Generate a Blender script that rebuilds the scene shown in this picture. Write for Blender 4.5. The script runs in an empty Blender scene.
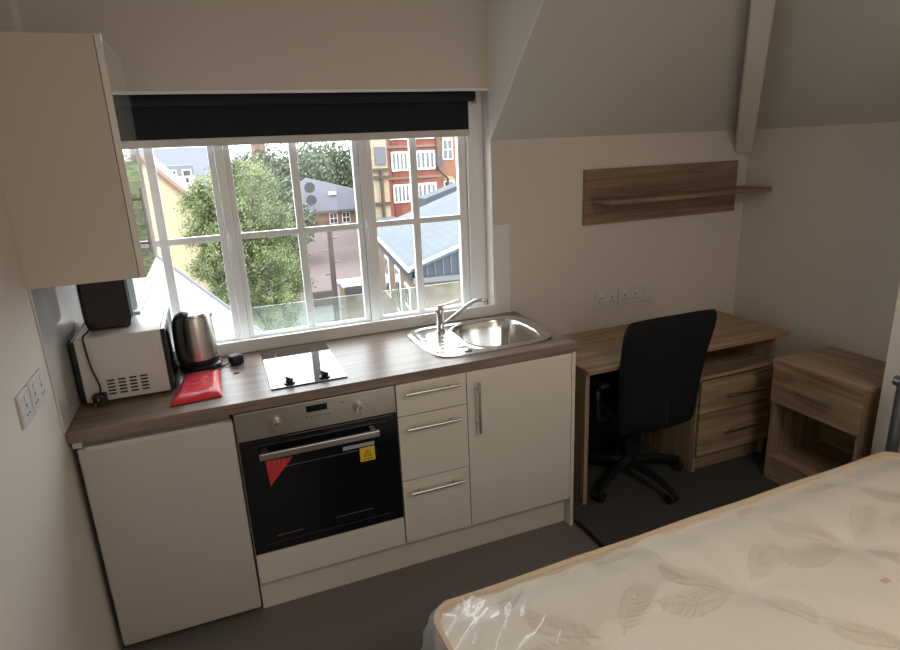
import bpy, bmesh, math, random
from mathutils import Vector, Matrix, noise
random.seed(7)
PI = math.pi
S = bpy.context.scene
C = S.collection

# ---------------------------------------------------------------- camera, world, lights, exposure
cam_d = bpy.data.cameras.new('camera'); cam = bpy.data.objects.new('camera', cam_d); C.objects.link(cam)
R_ = Vector((0.92908354, -0.36737124, -0.04292028)); U_ = Vector((0.14215655, 0.24754497, 0.95839084)); F_ = Vector((0.34146053, 0.89652655, -0.28221418))
m = Matrix((R_, U_, -F_)).transposed().to_4x4(); m.translation = (0.54272891, -2.71690313, 1.74394872)
cam.matrix_world = m
cam_d.sensor_width = 36; cam_d.lens = 602.805/900*36; cam_d.clip_start = 0.02; cam_d.clip_end = 600
S.camera = cam
S.view_settings.view_transform = 'Standard'; S.view_settings.look = 'None'
S.view_settings.gamma = 1; S.view_settings.use_curve_mapping = False
S.view_settings.exposure = 0.12
W = bpy.data.worlds.new('world'); S.world = W; W.use_nodes = True
wn = W.node_tree.nodes; wl = W.node_tree.links
bg = wn['Background']; bg.inputs[1].default_value = 6.5
tc = wn.new('ShaderNodeTexCoord'); nz = wn.new('ShaderNodeTexNoise'); nz.inputs['Scale'].default_value = 2.2; nz.inputs['Detail'].default_value = 5
cr = wn.new('ShaderNodeValToRGB'); cr.color_ramp.elements[0].color = (0.80, 0.88, 1.0, 1); cr.color_ramp.elements[1].color = (1.0, 0.99, 0.96, 1)
cr.color_ramp.elements[0].position = 0.35; cr.color_ramp.elements[1].position = 0.65
wl.new(tc.outputs['Generated'], nz.inputs['Vector']); wl.new(nz.outputs['Fac'], cr.inputs['Fac']); wl.new(cr.outputs['Color'], bg.inputs['Color'])
def area(name, loc, rot, sx, sy, power, col):
    d = bpy.data.lights.new(name, 'AREA'); d.shape = 'RECTANGLE'; d.size = sx; d.size_y = sy; d.energy = power; d.color = col
    o = bpy.data.objects.new(name, d); C.objects.link(o); o.location = loc; o.rotation_euler = rot
    return o
po = area('window_daylight', (0.93, 0.45, 1.5), (-PI/2, 0, 0), 1.9, 1.2, 1, (1, 1, 1)); po.data.cycles.is_portal = True
room = area('room_fill', (1.9, -3.2, 2.60), (0, 0, 0), 0.9, 0.9, 20.0, (1.0, 0.89, 0.77))  # unseen ceiling area lamp, added behind the camera to brighten the interior
room.visible_glossy = True
backfill = area('rear_fill', (1.4, -4.05, 1.5), (PI/2, 0, 0), 1.0, 1.0, 4.0, (1.0, 0.93, 0.85))  # unseen warm fill added against the solid back wall, lifts the interior

# ---------------------------------------------------------------- materials
def srgb(r, g, b):
    f = lambda c: ((c/255+0.055)/1.055)**2.4 if c > 10.3 else c/255/12.92
    return (f(r), f(g), f(b))
def mat(name, col, rough=0.5, metal=0.0, coat=0.0, bump=0, bscale=200, var=0, vscale=8, spec=0.5, aniso=0):
    m = bpy.data.materials.new(name); m.use_nodes = True; n = m.node_tree.nodes; l = m.node_tree.links
    b = n['Principled BSDF']; b.inputs['Roughness'].default_value = rough; b.inputs['Metallic'].default_value = metal
    b.inputs['Coat Weight'].default_value = coat; b.inputs['Coat Roughness'].default_value = 0.03
    b.inputs['Specular IOR Level'].default_value = spec; b.inputs['Anisotropic'].default_value = aniso
    tc = n.new('ShaderNodeTexCoord')
    nz = n.new('ShaderNodeTexNoise'); nz.inputs['Scale'].default_value = vscale; nz.inputs['Detail'].default_value = 4
    l.new(tc.outputs['Object'], nz.inputs['Vector'])
    mx = n.new('ShaderNodeMix'); mx.data_type = 'RGBA'
    v = max(var, 0.02)
    mx.inputs['A'].default_value = tuple(max(0, c*(1-v)) for c in col)+(1,); mx.inputs['B'].default_value = tuple(min(1, c*(1+v)) for c in col)+(1,)
    l.new(nz.outputs['Fac'], mx.inputs['Factor']); l.new(mx.outputs['Result'], b.inputs['Base Color'])
    if bump:
        n2 = n.new('ShaderNodeTexNoise'); n2.inputs['Scale'].default_value = bscale; n2.inputs['Detail'].default_value = 3
        bp = n.new('ShaderNodeBump'); bp.inputs['Strength'].default_value = bump; bp.inputs['Distance'].default_value = 0.002
        l.new(tc.outputs['Object'], n2.inputs['Vector']); l.new(n2.outputs['Fac'], bp.inputs['Height']); l.new(bp.outputs['Normal'], b.inputs['Normal'])
    return m
def wood(name, c1, c2, axis='X', rough=0.45, scale=1.0):
    m = bpy.data.materials.new(name); m.use_nodes = True; n = m.node_tree.nodes; l = m.node_tree.links
    b = n['Principled BSDF']; b.inputs['Roughness'].default_value = rough
    tc = n.new('ShaderNodeTexCoord'); mp = n.new('ShaderNodeMapping')
    s = [26*scale]*3; s['XYZ'.index(axis)] = 1.6*scale; mp.inputs['Scale'].default_value = s
    l.new(tc.outputs['Object'], mp.inputs['Vector'])
    nz = n.new('ShaderNodeTexNoise'); nz.inputs['Scale'].default_value = 1.0; nz.inputs['Detail'].default_value = 6; nz.inputs['Distortion'].default_value = 0.8
    l.new(mp.outputs['Vector'], nz.inputs['Vector'])
    mp2 = n.new('ShaderNodeMapping'); s2 = [120*scale]*3; s2['XYZ'.index(axis)] = 3*scale; mp2.inputs['Scale'].default_value = s2
    n2 = n.new('ShaderNodeTexNoise'); n2.inputs['Detail'].default_value = 3; n2.inputs['Scale'].default_value = 1.0
    l.new(tc.outputs['Object'], mp2.inputs['Vector']); l.new(mp2.outputs['Vector'], n2.inputs['Vector'])
    ad = n.new('ShaderNodeMath'); ad.operation = 'MULTIPLY_ADD'; ad.inputs[1].default_value = 0.45
    l.new(n2.outputs['Fac'], ad.inputs[0]); l.new(nz.outputs['Fac'], ad.inputs[2])
    cr = n.new('ShaderNodeValToRGB'); cr.color_ramp.elements[0].color = c1+(1,); cr.color_ramp.elements[1].color = c2+(1,)
    cr.color_ramp.elements[0].position = 0.55; cr.color_ramp.elements[1].position = 0.90
    l.new(ad.outputs[0], cr.inputs['Fac']); l.new(cr.outputs['Color'], b.inputs['Base Color'])
    bp = n.new('ShaderNodeBump'); bp.inputs['Strength'].default_value = 0.12; bp.inputs['Distance'].default_value = 0.002
    l.new(n2.outputs['Fac'], bp.inputs['Height']); l.new(bp.outputs['Normal'], b.inputs['Normal'])
    return m
def brick(name, c1, c2, mortar, rotx=True, scale=1.0, bw=0.22, rh=0.075, rough=0.9, ms=0.012, rot=None, off=0.5):
    m = bpy.data.materials.new(name); m.use_nodes = True; n = m.node_tree.nodes; l = m.node_tree.links
    b = n['Principled BSDF']; b.inputs['Roughness'].default_value = rough
    tc = n.new('ShaderNodeTexCoord'); mp = n.new('ShaderNodeMapping')
    mp.inputs['Rotation'].default_value = rot if rot else ((PI/2, 0, 0) if rotx else (0, 0, 0))
    l.new(tc.outputs['Object'], mp.inputs['Vector'])
    bt = n.new('ShaderNodeTexBrick'); bt.inputs['Scale'].default_value = scale; bt.inputs['Brick Width'].default_value = bw; bt.inputs['Row Height'].default_value = rh
    bt.inputs['Mortar Size'].default_value = ms; bt.offset = off
    bt.inputs['Color1'].default_value = c1+(1,); bt.inputs['Color2'].default_value = c2+(1,); bt.inputs['Mortar'].default_value = mortar+(1,)
    l.new(mp.outputs['Vector'], bt.inputs['Vector'])
    nz = n.new('ShaderNodeTexNoise'); nz.inputs['Scale'].default_value = 0.8; l.new(tc.outputs['Object'], nz.inputs['Vector'])
    mx = n.new('ShaderNodeMix'); mx.data_type = 'RGBA'; mx.blend_type = 'MULTIPLY'; mx.inputs['Factor'].default_value = 0.35
    l.new(bt.outputs['Color'], mx.inputs['A']); l.new(nz.outputs['Color'], mx.inputs['B']); l.new(mx.outputs['Result'], b.inputs['Base Color'])
    return m
def glassy(name, tint=(1, 1, 1), refl=1.0, haze=0.0, hazecol=(1, 1, 1)):
    m = bpy.data.materials.new(name); m.use_nodes = True; n = m.node_tree.nodes; l = m.node_tree.links
    n.remove(n['Principled BSDF']); out = n['Material Output']
    tr = n.new('ShaderNodeBsdfTransparent'); tr.inputs[0].default_value = tint+(1,)
    gl = n.new('ShaderNodeBsdfGlossy'); gl.inputs['Roughness'].default_value = 0.01
    fr = n.new('ShaderNodeLayerWeight'); pw = n.new('ShaderNodeMath'); pw.operation = 'POWER'; pw.inputs[1].default_value = 5
    fr.inputs['Blend'].default_value = 0.5; l.new(fr.outputs['Facing'], pw.inputs[0])
    mm = n.new('ShaderNodeMath'); mm.operation = 'MULTIPLY_ADD'; mm.inputs[1].default_value = 0.9; mm.inputs[2].default_value = 0.035*refl
    mm.use_clamp = True; l.new(pw.outputs[0], mm.inputs[0])
    mx = n.new('ShaderNodeMixShader'); l.new(mm.outputs[0], mx.inputs[0]); l.new(tr.outputs[0], mx.inputs[1]); l.new(gl.outputs[0], mx.inputs[2])
    last = mx
    if haze:
        df = n.new('ShaderNodeBsdfTranslucent'); df.inputs[0].default_value = hazecol+(1,)
        df2 = n.new('ShaderNodeBsdfDiffuse'); df2.inputs[0].default_value = hazecol+(1,)
        ms = n.new('ShaderNodeMixShader'); l.new(df.outputs[0], ms.inputs[1]); l.new(df2.outputs[0], ms.inputs[2])
        mh = n.new('ShaderNodeMixShader'); mh.inputs[0].default_value = haze
        l.new(mx.outputs[0], mh.inputs[1]); l.new(ms.outputs[0], mh.inputs[2]); last = mh
    l.new(last.outputs[0], out.inputs['Surface'])
    return m

M = {}
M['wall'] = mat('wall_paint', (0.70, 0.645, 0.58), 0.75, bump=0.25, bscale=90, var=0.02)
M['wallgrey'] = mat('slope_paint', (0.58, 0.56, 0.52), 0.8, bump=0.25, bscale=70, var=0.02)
M['trim'] = mat('gloss_white_trim', (0.80, 0.79, 0.76), 0.3, var=0.01)
M['upvc'] = mat('window_white', (0.86, 0.87, 0.88), 0.35, var=0.01)
M['vinyl'] = mat('dark_grey_vinyl', (0.172, 0.162, 0.155), 0.45, bump=0.2, bscale=500, var=0.12, vscale=300)
M['carpet'] = mat('charcoal_carpet', (0.085, 0.087, 0.080), 1.0, bump=1.0, bscale=900, var=0.45, vscale=420, spec=0.1)
M['strip'] = mat('dark_metal_strip', (0.05, 0.05, 0.05), 0.35, metal=0.7)
M['cream'] = mat('cream_gloss_board', (0.74, 0.70, 0.63), 0.22, coat=0.3, var=0.01)
M['gloss'] = mat('mirror_gloss_white', (0.78, 0.75, 0.70), 0.06, coat=1.0, var=0.005, spec=0.8)
M['panel'] = mat('matt_white_board', (0.61, 0.54, 0.475), 0.5, var=0.01)
M['fridge'] = mat('fridge_white_enamel', (0.56, 0.53, 0.50), 0.4, bump=0.1, bscale=600, var=0.01)
M['dark'] = mat('matt_black_detail', (0.02, 0.02, 0.02), 0.7)  # near-black for the gasket, oven cavity, slots, holes and print
M['rubber'] = mat('black_rubber', (0.016, 0.016, 0.018), 0.5)
M['blackpl'] = mat('black_plastic', (0.015, 0.016, 0.02), 0.28, var=0.1)
M['fabric'] = mat('black_chair_fabric', (0.010, 0.011, 0.014), 0.85, bump=0.5, bscale=600, var=0.2, vscale=200, spec=0.2)
M['steel'] = mat('brushed_steel', (0.62, 0.60, 0.57), 0.28, metal=1.0, bump=0.05, bscale=900, var=0.03)
M['ovsteel'] = mat('oven_steel', (0.55, 0.52, 0.48), 0.34, metal=1.0, var=0.04)
M['chrome'] = mat('polished_chrome', (0.80, 0.80, 0.80), 0.08, metal=1.0)
M['sink'] = mat('sink_steel', (0.74, 0.73, 0.71), 0.16, metal=1.0, bump=0.05, bscale=400)
M['ovglass'] = mat('oven_black_glass', (0.006, 0.007, 0.010), 0.05, spec=0.6)
M['hob'] = mat('hob_black_glass', (0.010, 0.011, 0.013), 0.03, coat=1.0, spec=0.9)
M['ring'] = mat('hob_ring_print', (0.20, 0.20, 0.20), 0.3)
M['worktop'] = wood('worktop_driftwood', (0.155, 0.110, 0.090), (0.285, 0.215, 0.180), 'X', 0.32)
M['oakX'] = wood('sonoma_oak_x', (0.245, 0.165, 0.102), (0.47, 0.345, 0.225), 'X', 0.5)
M['oakY'] = wood('sonoma_oak_y', (0.245, 0.165, 0.102), (0.47, 0.345, 0.225), 'Y', 0.5)
M['oakZ'] = wood('sonoma_oak_z', (0.245, 0.165, 0.102), (0.47, 0.345, 0.225), 'Z', 0.5)
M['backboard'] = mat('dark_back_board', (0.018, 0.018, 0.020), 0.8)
M['shelfwood'] = wood('shelf_wood', (0.19, 0.118, 0.078), (0.33, 0.225, 0.152), 'X', 0.5)
M['edging'] = mat('oak_edge_band', (0.34, 0.20, 0.13), 0.45, var=0.05)
M['skirt'] = mat('brown_skirting', (0.34, 0.20, 0.10), 0.5)
M['blind'] = mat('charcoal_blind_fabric', (0.020, 0.024, 0.030), 0.85, bump=0.3, bscale=900, spec=0.2)
M['blindrail'] = mat('blind_rail', (0.62, 0.60, 0.58), 0.4)
M['mattress'] = mat('cream_damask', (0.87, 0.81, 0.71), 0.42, bump=0.35, bscale=260, var=0.03, vscale=3, coat=0.25)
M['piping'] = mat('beige_piping', (0.66, 0.53, 0.37), 0.6, bump=0.4, bscale=500)
M['leafpat'] = mat('woven_leaf_thread', (0.815, 0.745, 0.63), 0.35, coat=0.3)
M['pinkpat'] = mat('pink_tag', (0.85, 0.42, 0.36), 0.6)
M['plastic_wrap'] = glassy('clear_plastic_wrap', (0.97, 0.98, 1.0), 1.8, 0.30, (0.80, 0.84, 0.90))
M['film'] = glassy('clear_plastic_film', (0.985, 0.985, 0.99), 1.3, 0.02, (0.9, 0.9, 0.9))
M['bedmetal'] = mat('grey_bed_metal', (0.16, 0.17, 0.19), 0.35, metal=0.6)
M['plate'] = mat('white_socket_plate', (0.68, 0.66, 0.66), 0.3, var=0.01)
M['splash'] = mat('clear_gloss_splashback', (0.70, 0.69, 0.68), 0.14, metal=0.0, coat=1.0, bump=0.05, bscale=8)
M['red'] = mat('red_packet', (0.72, 0.03, 0.05), 0.3, bump=0.3, bscale=60, var=0.05)
M['redlabel'] = mat('red_sticker', (0.62, 0.05, 0.06), 0.4)
M['yellow'] = mat('yellow_sticker', (0.80, 0.58, 0.03), 0.4)
M['greylabel'] = mat('grey_sticker', (0.40, 0.45, 0.50), 0.4)
M['white'] = mat('white_print', (0.8, 0.8, 0.8), 0.5)
M['mwhite'] = mat('microwave_enamel', (0.66, 0.62, 0.60), 0.35, var=0.01)
M['glass'] = glassy('window_glass', (0.97, 0.985, 0.98), 0.8)
M['guard'] = glassy('frosted_guard_glass', (0.93, 0.97, 0.95), 1.0, 0.035, (0.80, 0.90, 0.86))
# outside
M['slate'] = brick('pale_slate', (0.284, 0.278, 0.291), (0.339, 0.334, 0.347), (0.068, 0.068, 0.075), scale=1.0, bw=0.30, rh=0.13, rough=0.6, ms=0.009, rot=(0, 0, 0))
M['slate2'] = brick('blue_slate', (0.098, 0.119, 0.139), (0.119, 0.139, 0.163), (0.046, 0.054, 0.070), bw=0.5, rh=0.3, rough=0.85, ms=0.012, rot=(0, 0, 0))
M['slate3'] = mat('grey_lilac_roof', (0.124, 0.129, 0.153), 0.9, spec=0.1, var=0.08, vscale=3)
M['lead'] = mat('grey_lead', (0.112, 0.119, 0.132), 0.5, var=0.05)
M['creamwall'] = mat('cream_render', (0.341, 0.284, 0.176), 0.9, var=0.04, vscale=1)
M['coping'] = mat('pinkish_coping', (0.182, 0.109, 0.083), 0.8)
M['tanbrick'] = brick('tan_brick', (0.154, 0.097, 0.061), (0.185, 0.119, 0.081), (0.177, 0.143, 0.112))
M['tanbricky'] = brick('tan_brick_side', (0.154, 0.097, 0.061), (0.185, 0.119, 0.081), (0.177, 0.143, 0.112), rot=(PI/2, 0, PI/2))
M['orangebrick'] = brick('orange_brick', (0.283, 0.169, 0.102), (0.310, 0.189, 0.115), (0.269, 0.189, 0.135))
M['redbrick'] = brick('red_brick', (0.256, 0.067, 0.041), (0.286, 0.087, 0.056), (0.246, 0.112, 0.082))
M['redbrickdark'] = brick('deep_red_brick', (0.191, 0.043, 0.029), (0.210, 0.053, 0.038), (0.182, 0.072, 0.053))
M['orangebrick2'] = brick('bright_orange_brick', (0.267, 0.105, 0.057), (0.286, 0.124, 0.067), (0.248, 0.134, 0.095))
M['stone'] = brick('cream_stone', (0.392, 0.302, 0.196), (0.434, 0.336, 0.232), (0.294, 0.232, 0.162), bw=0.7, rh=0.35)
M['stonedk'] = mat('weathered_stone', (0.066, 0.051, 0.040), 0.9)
M['yard'] = mat('pink_tarmac', (0.119, 0.089, 0.086), 0.9, var=0.15, vscale=0.6)
M['ground'] = mat('grey_tarmac', (0.086, 0.086, 0.083), 0.9, var=0.15, vscale=0.5)
M['boards'] = mat('blue_grey_boards', (0.030, 0.042, 0.057), 0.6, var=0.1)
M['polewood'] = mat('pole_wood', (0.072, 0.055, 0.047), 0.8)
M['dish'] = mat('dish_grey', (0.056, 0.056, 0.063), 0.6)
M['bark'] = mat('bark', (0.077, 0.055, 0.039), 0.9, bump=0.6, bscale=30)
M['winglass'] = mat('dark_pane', (0.044, 0.052, 0.058), 0.1, spec=0.8)
def leafmat(name, a, b):
    m = mat(name, a, 0.6, var=0.05); n = m.node_tree.nodes; l = m.node_tree.links
    g = n.new('ShaderNodeTexNoise'); g.inputs['Scale'].default_value = 1.7; g.inputs['Detail'].default_value = 4
    tc = n.new('ShaderNodeTexCoord'); l.new(tc.outputs['Object'], g.inputs['Vector'])
    cr = n.new('ShaderNodeValToRGB'); cr.color_ramp.elements[0].position = 0.38; cr.color_ramp.elements[1].position = 0.62
    cr.color_ramp.elements[0].color = a+(1,); cr.color_ramp.elements[1].color = b+(1,)
    l.new(g.outputs['Fac'], cr.inputs['Fac']); l.new(cr.outputs['Color'], n['Principled BSDF'].inputs['Base Color'])
    return m
M['leaf'] = leafmat('birch_leaf', (0.05, 0.075, 0.025), (0.20, 0.235, 0.09))
M['leaf2'] = leafmat('far_leaf', (0.05, 0.078, 0.042), (0.11, 0.145, 0.08))

# ---------------------------------------------------------------- helpers
def root_loc(p):
    while p.parent: p = p.parent
    return p.location
def obj(name, bm, m, parent=None, smooth=False, world=True, label=None, bevel=0):
    me = bpy.data.meshes.new(name)
    if world and parent is not None:
        bmesh.ops.translate(bm, verts=bm.verts, vec=-Vector(root_loc(parent)))
    bmesh.ops.recalc_face_normals(bm, faces=bm.faces)
    bm.to_mesh(me); bm.free()
    mm = M[m] if isinstance(m, str) else m
    me.materials.append(mm)
    if smooth:
        for p in me.polygons: p.use_smooth = True
    o = bpy.data.objects.new(name, me); C.objects.link(o)
    if parent is not None: o.parent = parent
    if label: o['label'] = label
    if bevel:
        b = o.modifiers.new('bevel', 'BEVEL'); b.width = bevel; b.segments = 2; b.limit_method = 'ANGLE'; b.angle_limit = 0.6
    if smooth:
        try:
            me.set_sharp_from_angle(angle=0.7)
        except Exception: pass
    return o
def thing(name, label, cat, loc=(0, 0, 0), rotz=0, group=None):
    o = bpy.data.objects.new(name, None); C.objects.link(o); o.location = loc; o.rotation_euler = (0, 0, rotz)
    o.empty_display_size = 0.1
    o['label'] = label; o['category'] = cat
    if group: o['group'] = group
    return o
def tag(o, label, cat, group=None):
    o['label'] = label; o['category'] = cat
    if group: o['group'] = group
    return o
def struct(name, bm, m, parent=None, label=None, **k):
    o = obj(name, bm, m, parent, **k)
    if parent is None:
        o['kind'] = 'structure'
        if label: o['label'] = label
    return o
def dup(r, loc, rotz=None, label=None, group=None):
    def cp(o, par):
        c = o.copy(); C.objects.link(c); c.parent = par
        for ch in list(o.children): cp(ch, c)
        return c
    n = cp(r, None); n.location = loc
    if rotz is not None: n.rotation_euler = (0, 0, rotz)
    if label: n['label'] = label
    if group: n['group'] = group
    return n
B = lambda: bmesh.new()
def box(bm, x0, x1, y0, y1, z0, z1, M4=None):
    vs = [bm.verts.new((x, y, z)) for x in (x0, x1) for y in (y0, y1) for z in (z0, z1)]
    for f in ((0,1,3,2),(4,6,7,5),(0,4,5,1),(2,3,7,6),(0,2,6,4),(1,5,7,3)): bm.faces.new([vs[i] for i in f])
    if M4 is not None: bmesh.ops.transform(bm, matrix=M4, verts=vs)
    return bm
def bx(*a): return box(B(), *a)
def prism(bm, pts, axis, a, b):
    """pts 2D polygon in the two other axes, extruded along axis a..b"""
    def mk(p, t):
        if axis == 'x': return (t, p[0], p[1])
        if axis == 'y': return (p[0], t, p[1])
        return (p[0], p[1], t)
    v0 = [bm.verts.new(mk(p, a)) for p in pts]; v1 = [bm.verts.new(mk(p, b)) for p in pts]
    bm.faces.new(v0); bm.faces.new(v1[::-1]); n = len(pts)
    for i in range(n): bm.faces.new((v0[i], v0[(i+1) % n], v1[(i+1) % n], v1[i]))
    return bm
def tube(bm, pts, r, seg=10, caps=True):
    pts = [Vector(p) for p in pts]; rs = r if isinstance(r, (list, tuple)) else [r]*len(pts)
    rings = []; up = None
    for i, p in enumerate(pts):
        t = (pts[min(i+1, len(pts)-1)]-pts[max(i-1, 0)]).normalized()
        if up is None:
            up = Vector((0, 0, 1)) if abs(t.z) < 0.9 else Vector((1, 0, 0))
        a = t.cross(up).normalized(); b = a.cross(t).normalized(); up = b
        rings.append([bm.verts.new(p+(a*math.cos(2*PI*k/seg)+b*math.sin(2*PI*k/seg))*rs[i]) for k in range(seg)])
    for i in range(len(rings)-1):
        for k in range(seg): bm.faces.new((rings[i][k], rings[i][(k+1) % seg], rings[i+1][(k+1) % seg], rings[i+1][k]))
    if caps: bm.faces.new(rings[0][::-1]); bm.faces.new(rings[-1])
    return bm
def cyl(bm, a, b, r, seg=20): return tube(bm, [a, b], r, seg)
def lathe(bm, prof, c=(0, 0, 0), seg=32):
    rings = []
    for r, z in prof:
        rings.append([bm.verts.new((c[0]+max(r, 1e-4)*math.cos(2*PI*k/seg), c[1]+max(r, 1e-4)*math.sin(2*PI*k/seg), c[2]+z)) for k in range(seg)])
    for i in range(len(rings)-1):
        for k in range(seg): bm.faces.new((rings[i][k], rings[i][(k+1) % seg], rings[i+1][(k+1) % seg], rings[i+1][k]))
    bm.faces.new(rings[0][::-1]); bm.faces.new(rings[-1])
    return bm
def smoothpath(pts, n=6):
    P = [Vector(p) for p in pts]; out = []
    for i in range(len(P)-1):
        p0 = P[max(i-1, 0)]; p1 = P[i]; p2 = P[i+1]; p3 = P[min(i+2, len(P)-1)]
        for k in range(n):
            t = k/n
            out.append(0.5*((2*p1)+(p2-p0)*t+(2*p0-5*p1+4*p2-p3)*t*t+(3*p1-p0-3*p2+p3)*t**3))
    out.append(P[-1]); return out
def rbox(x0, x1, y0, y1, z0, z1, r, seg=3):
    bm = bx(x0, x1, y0, y1, z0, z1)
    bmesh.ops.bevel(bm, geom=bm.edges[:]+bm.verts[:], offset=r, segments=seg, affect='EDGES', profile=0.5)
    return bm

XR = 3.45; XB = 3.085; ZE = 1.768; ZC = 2.65; YB = -4.2
# ---------------------------------------------------------------- room shell
struct('floor', bx(-0.1, 1.95, YB, 0.0, -0.1, 0.0), 'vinyl', label='dark grey vinyl floor of the kitchen side')
struct('floor', bx(1.95, XR+0.1, YB, 0.0, -0.1, 0.004), 'carpet', label='charcoal carpet under the desk and chair')
struct('trim_3', bx(1.944, 1.962, YB, -0.585, 0.004, 0.011), 'strip', label='dark threshold strip between vinyl and carpet')
struct('wall_left', bx(-0.15, 0.0, YB, 0.16, -0.1, 2.75), 'wall')
b = B()
box(b, 0.0, 1.826, 0.0, 0.16, -0.1, 0.925); box(b, 0.0, 0.03, 0.0, 0.16, 0.925, 2.0)
box(b, 0.0, 1.826, 0.0, 0.16, 2.0, 2.75); box(b, 1.826, XR+0.15, 0.0, 0.16, -0.1, 2.75)
struct('wall_front', b, 'wall')
struct('wall_right', bx(XR, XR+0.15, -1.16, 0.0, -0.1, 2.75), 'wall')
struct('wall_right', bx(XB, XR+0.15, YB, -1.16, -0.1, 2.75), 'wall')
struct('wall_back', bx(-0.15, XR+0.15, YB-0.15, YB, -0.1, 2.75), 'wall')
struct('ceiling', bx(-0.15, XR+0.15, YB-0.1, 0.16, ZC, ZC+0.12), 'wall')
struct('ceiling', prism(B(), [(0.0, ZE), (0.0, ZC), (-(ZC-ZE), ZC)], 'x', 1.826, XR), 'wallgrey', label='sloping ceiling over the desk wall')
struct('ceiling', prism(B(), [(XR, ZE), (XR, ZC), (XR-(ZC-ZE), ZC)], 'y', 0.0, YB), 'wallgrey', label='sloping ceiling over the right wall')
# white cheek lining of the dormer beside the slope
struct('trim_4', prism(B(), [(0.0, ZE), (0.0, ZC), (-(ZC-ZE), ZC)], 'x', 1.820, 1.826), 'trim', label='white dormer cheek beside the window')
# hip beam
d = Vector((-1, -1, 1)).normalized(); s = Vector((1, -1, 0)).normalized(); nn = d.cross(s).normalized()
if nn.z > 0: nn = -nn
b = B(); base = Vector((XR-0.045, -0.010, ZE)); w = 0.046
def ring(c, o0, o1): return [b.verts.new(c+s*sx*w+nn*oo) for sx, oo in ((-1, o0), (-1, o1), (1, o1), (1, o0))]
r0 = ring(base+Vector((0.0, 0.0, -0.105)), -0.10, 0.035); r1 = ring(base+d*0.10, -0.06, 0.105); r2 = ring(base+d*1.50, -0.06, 0.105)
for ra, rb in ((r0, r1), (r1, r2)):
    for k in range(4): b.faces.new((ra[k], ra[(k+1) % 4], rb[(k+1) % 4], rb[k]))
b.faces.new(r0); b.faces.new(r2)
struct('trim_5', b, 'wall', label='boxed beam where the two ceiling slopes meet', bevel=0.012)
struct('trim_7', bx(0.0, 1.826, -0.003, 0.02, 1.990, 2.0005), 'upvc', label='white bead along the bottom of the wall above the blind')
struct('trim_6', bx(0.0, 0.022, -0.022, 0.0, 2.12, ZC), 'trim', label='white strip standing in for light caught in the corner above the wall cabinet')  # added white strip, imitates light caught in the wall corner
struct('trim_1', rbox(0.0, 1.836, -0.020, 0.0, 0.9105, 0.966, 0.003), 'trim', label='painted upstand board below the window')
struct('trim_2', bx(1.832, 1.915, -0.005, 0.0, 0.9105, 1.365), 'trim', label='pale splashback strip beside the window')
struct('baseboard_left', bx(0.0, 0.012, YB, -0.63, 0.0, 0.06), 'skirt')
struct('baseboard_front', bx(1.96, XR, -0.012, 0.0, 0.004, 0.09), 'trim')

# ---------------------------------------------------------------- window
win = thing('window_1', 'white three-casement cottage window with glazing bars', 'window', (0.93, 0.1, 0.93)); del win['category']; win['kind'] = 'structure'
yf0, yf1 = 0.100, 0.150
b = B(); box(b, 0.03, 0.06, yf0, yf1, 0.925, 2.0); box(b, 1.742, 1.826, yf0-0.012, yf1, 0.925, 2.0)
box(b, 0.06, 1.742, yf0, yf1, 1.94, 2.0); box(b, 0.06, 1.742, yf0, yf1, 0.925, 0.937)
box(b, 0.5895, 0.6255, yf0-0.004, yf1, 0.93, 1.95); box(b, 1.206, 1.242, yf0-0.004, yf1, 0.93, 1.95)
obj('window_frame', b, 'upvc', win, bevel=0.002)
obj('window_sill', bx(0.03, 1.826, 0.0, yf0, 0.905, 0.9255), 'upvc', win)
for x0, x1, xm in ((0.062, 0.588, 0.338), (0.627, 1.204, 0.9155), (1.2435, 1.740, 1.4725)):
    b = B(); st = 0.026; e = 0.0
    xl, xr = x0, x1
    y0, y1 = yf0+0.008, yf1-0.008
    lw = 0.046 if x0 < 0.1 else 0.025; rw = 0.040 if x1 > 1.7 else 0.025
    box(b, xl, xl+lw, y0, y1, 0.938, 1.938); box(b, xr-rw, xr, y0, y1, 0.938, 1.938)
    box(b, xl+lw, xr-rw, y0, y1, 0.938, 0.952); box(b, xl+lw, xr-rw, y0, y1, 1.89, 1.938)
    box(b, xm-0.0175, xm+0.0175, y0+0.004, y1-0.004, 0.952, 1.89)
    box(b, xl+lw, xr-rw, y0+0.003, y1-0.005, 1.393, 1.420)
    cs = obj('casement', b, 'upvc', win, bevel=0.003)
    for a, c in ((xl+lw, xm-0.0175), (xm+0.0175, xr-rw)):
        for z0, z1 in ((0.952, 1.393), (1.420, 1.89)):
            obj('pane', bx(a, c, 0.124, 0.128, z0, z1), 'glass', cs)
for hx in (0.600, 1.216):
    b = B(); box(b, hx-0.006, hx+0.006, 0.085, 0.096, 1.385, 1.435); tube(b, [(hx, 0.083, 1.43), (hx+0.002, 0.075, 1.41), (hx+0.004, 0.078, 1.33)], 0.005, 8)
    obj('window_handle', b, 'upvc', win)
    b = B(); cyl(b, (hx, 0.083, 1.392), (hx, 0.0775, 1.392), 0.004, 10); obj('handle_key', b, 'dark', win)
gd = thing('glass_guard', 'low frosted glass guard panel outside the window, just above the sill', 'glass guard', (0.93, 0.2, 0.9))
obj('glass_panel', bx(0.12, 1.72, 0.196, 0.204, 0.80, 1.058), 'guard', gd)
for gx in (0.2, 1.64): obj('bracket', bx(gx-0.02, gx+0.02, 0.161, 0.215, 0.78, 0.84), 'steel', gd)
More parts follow.
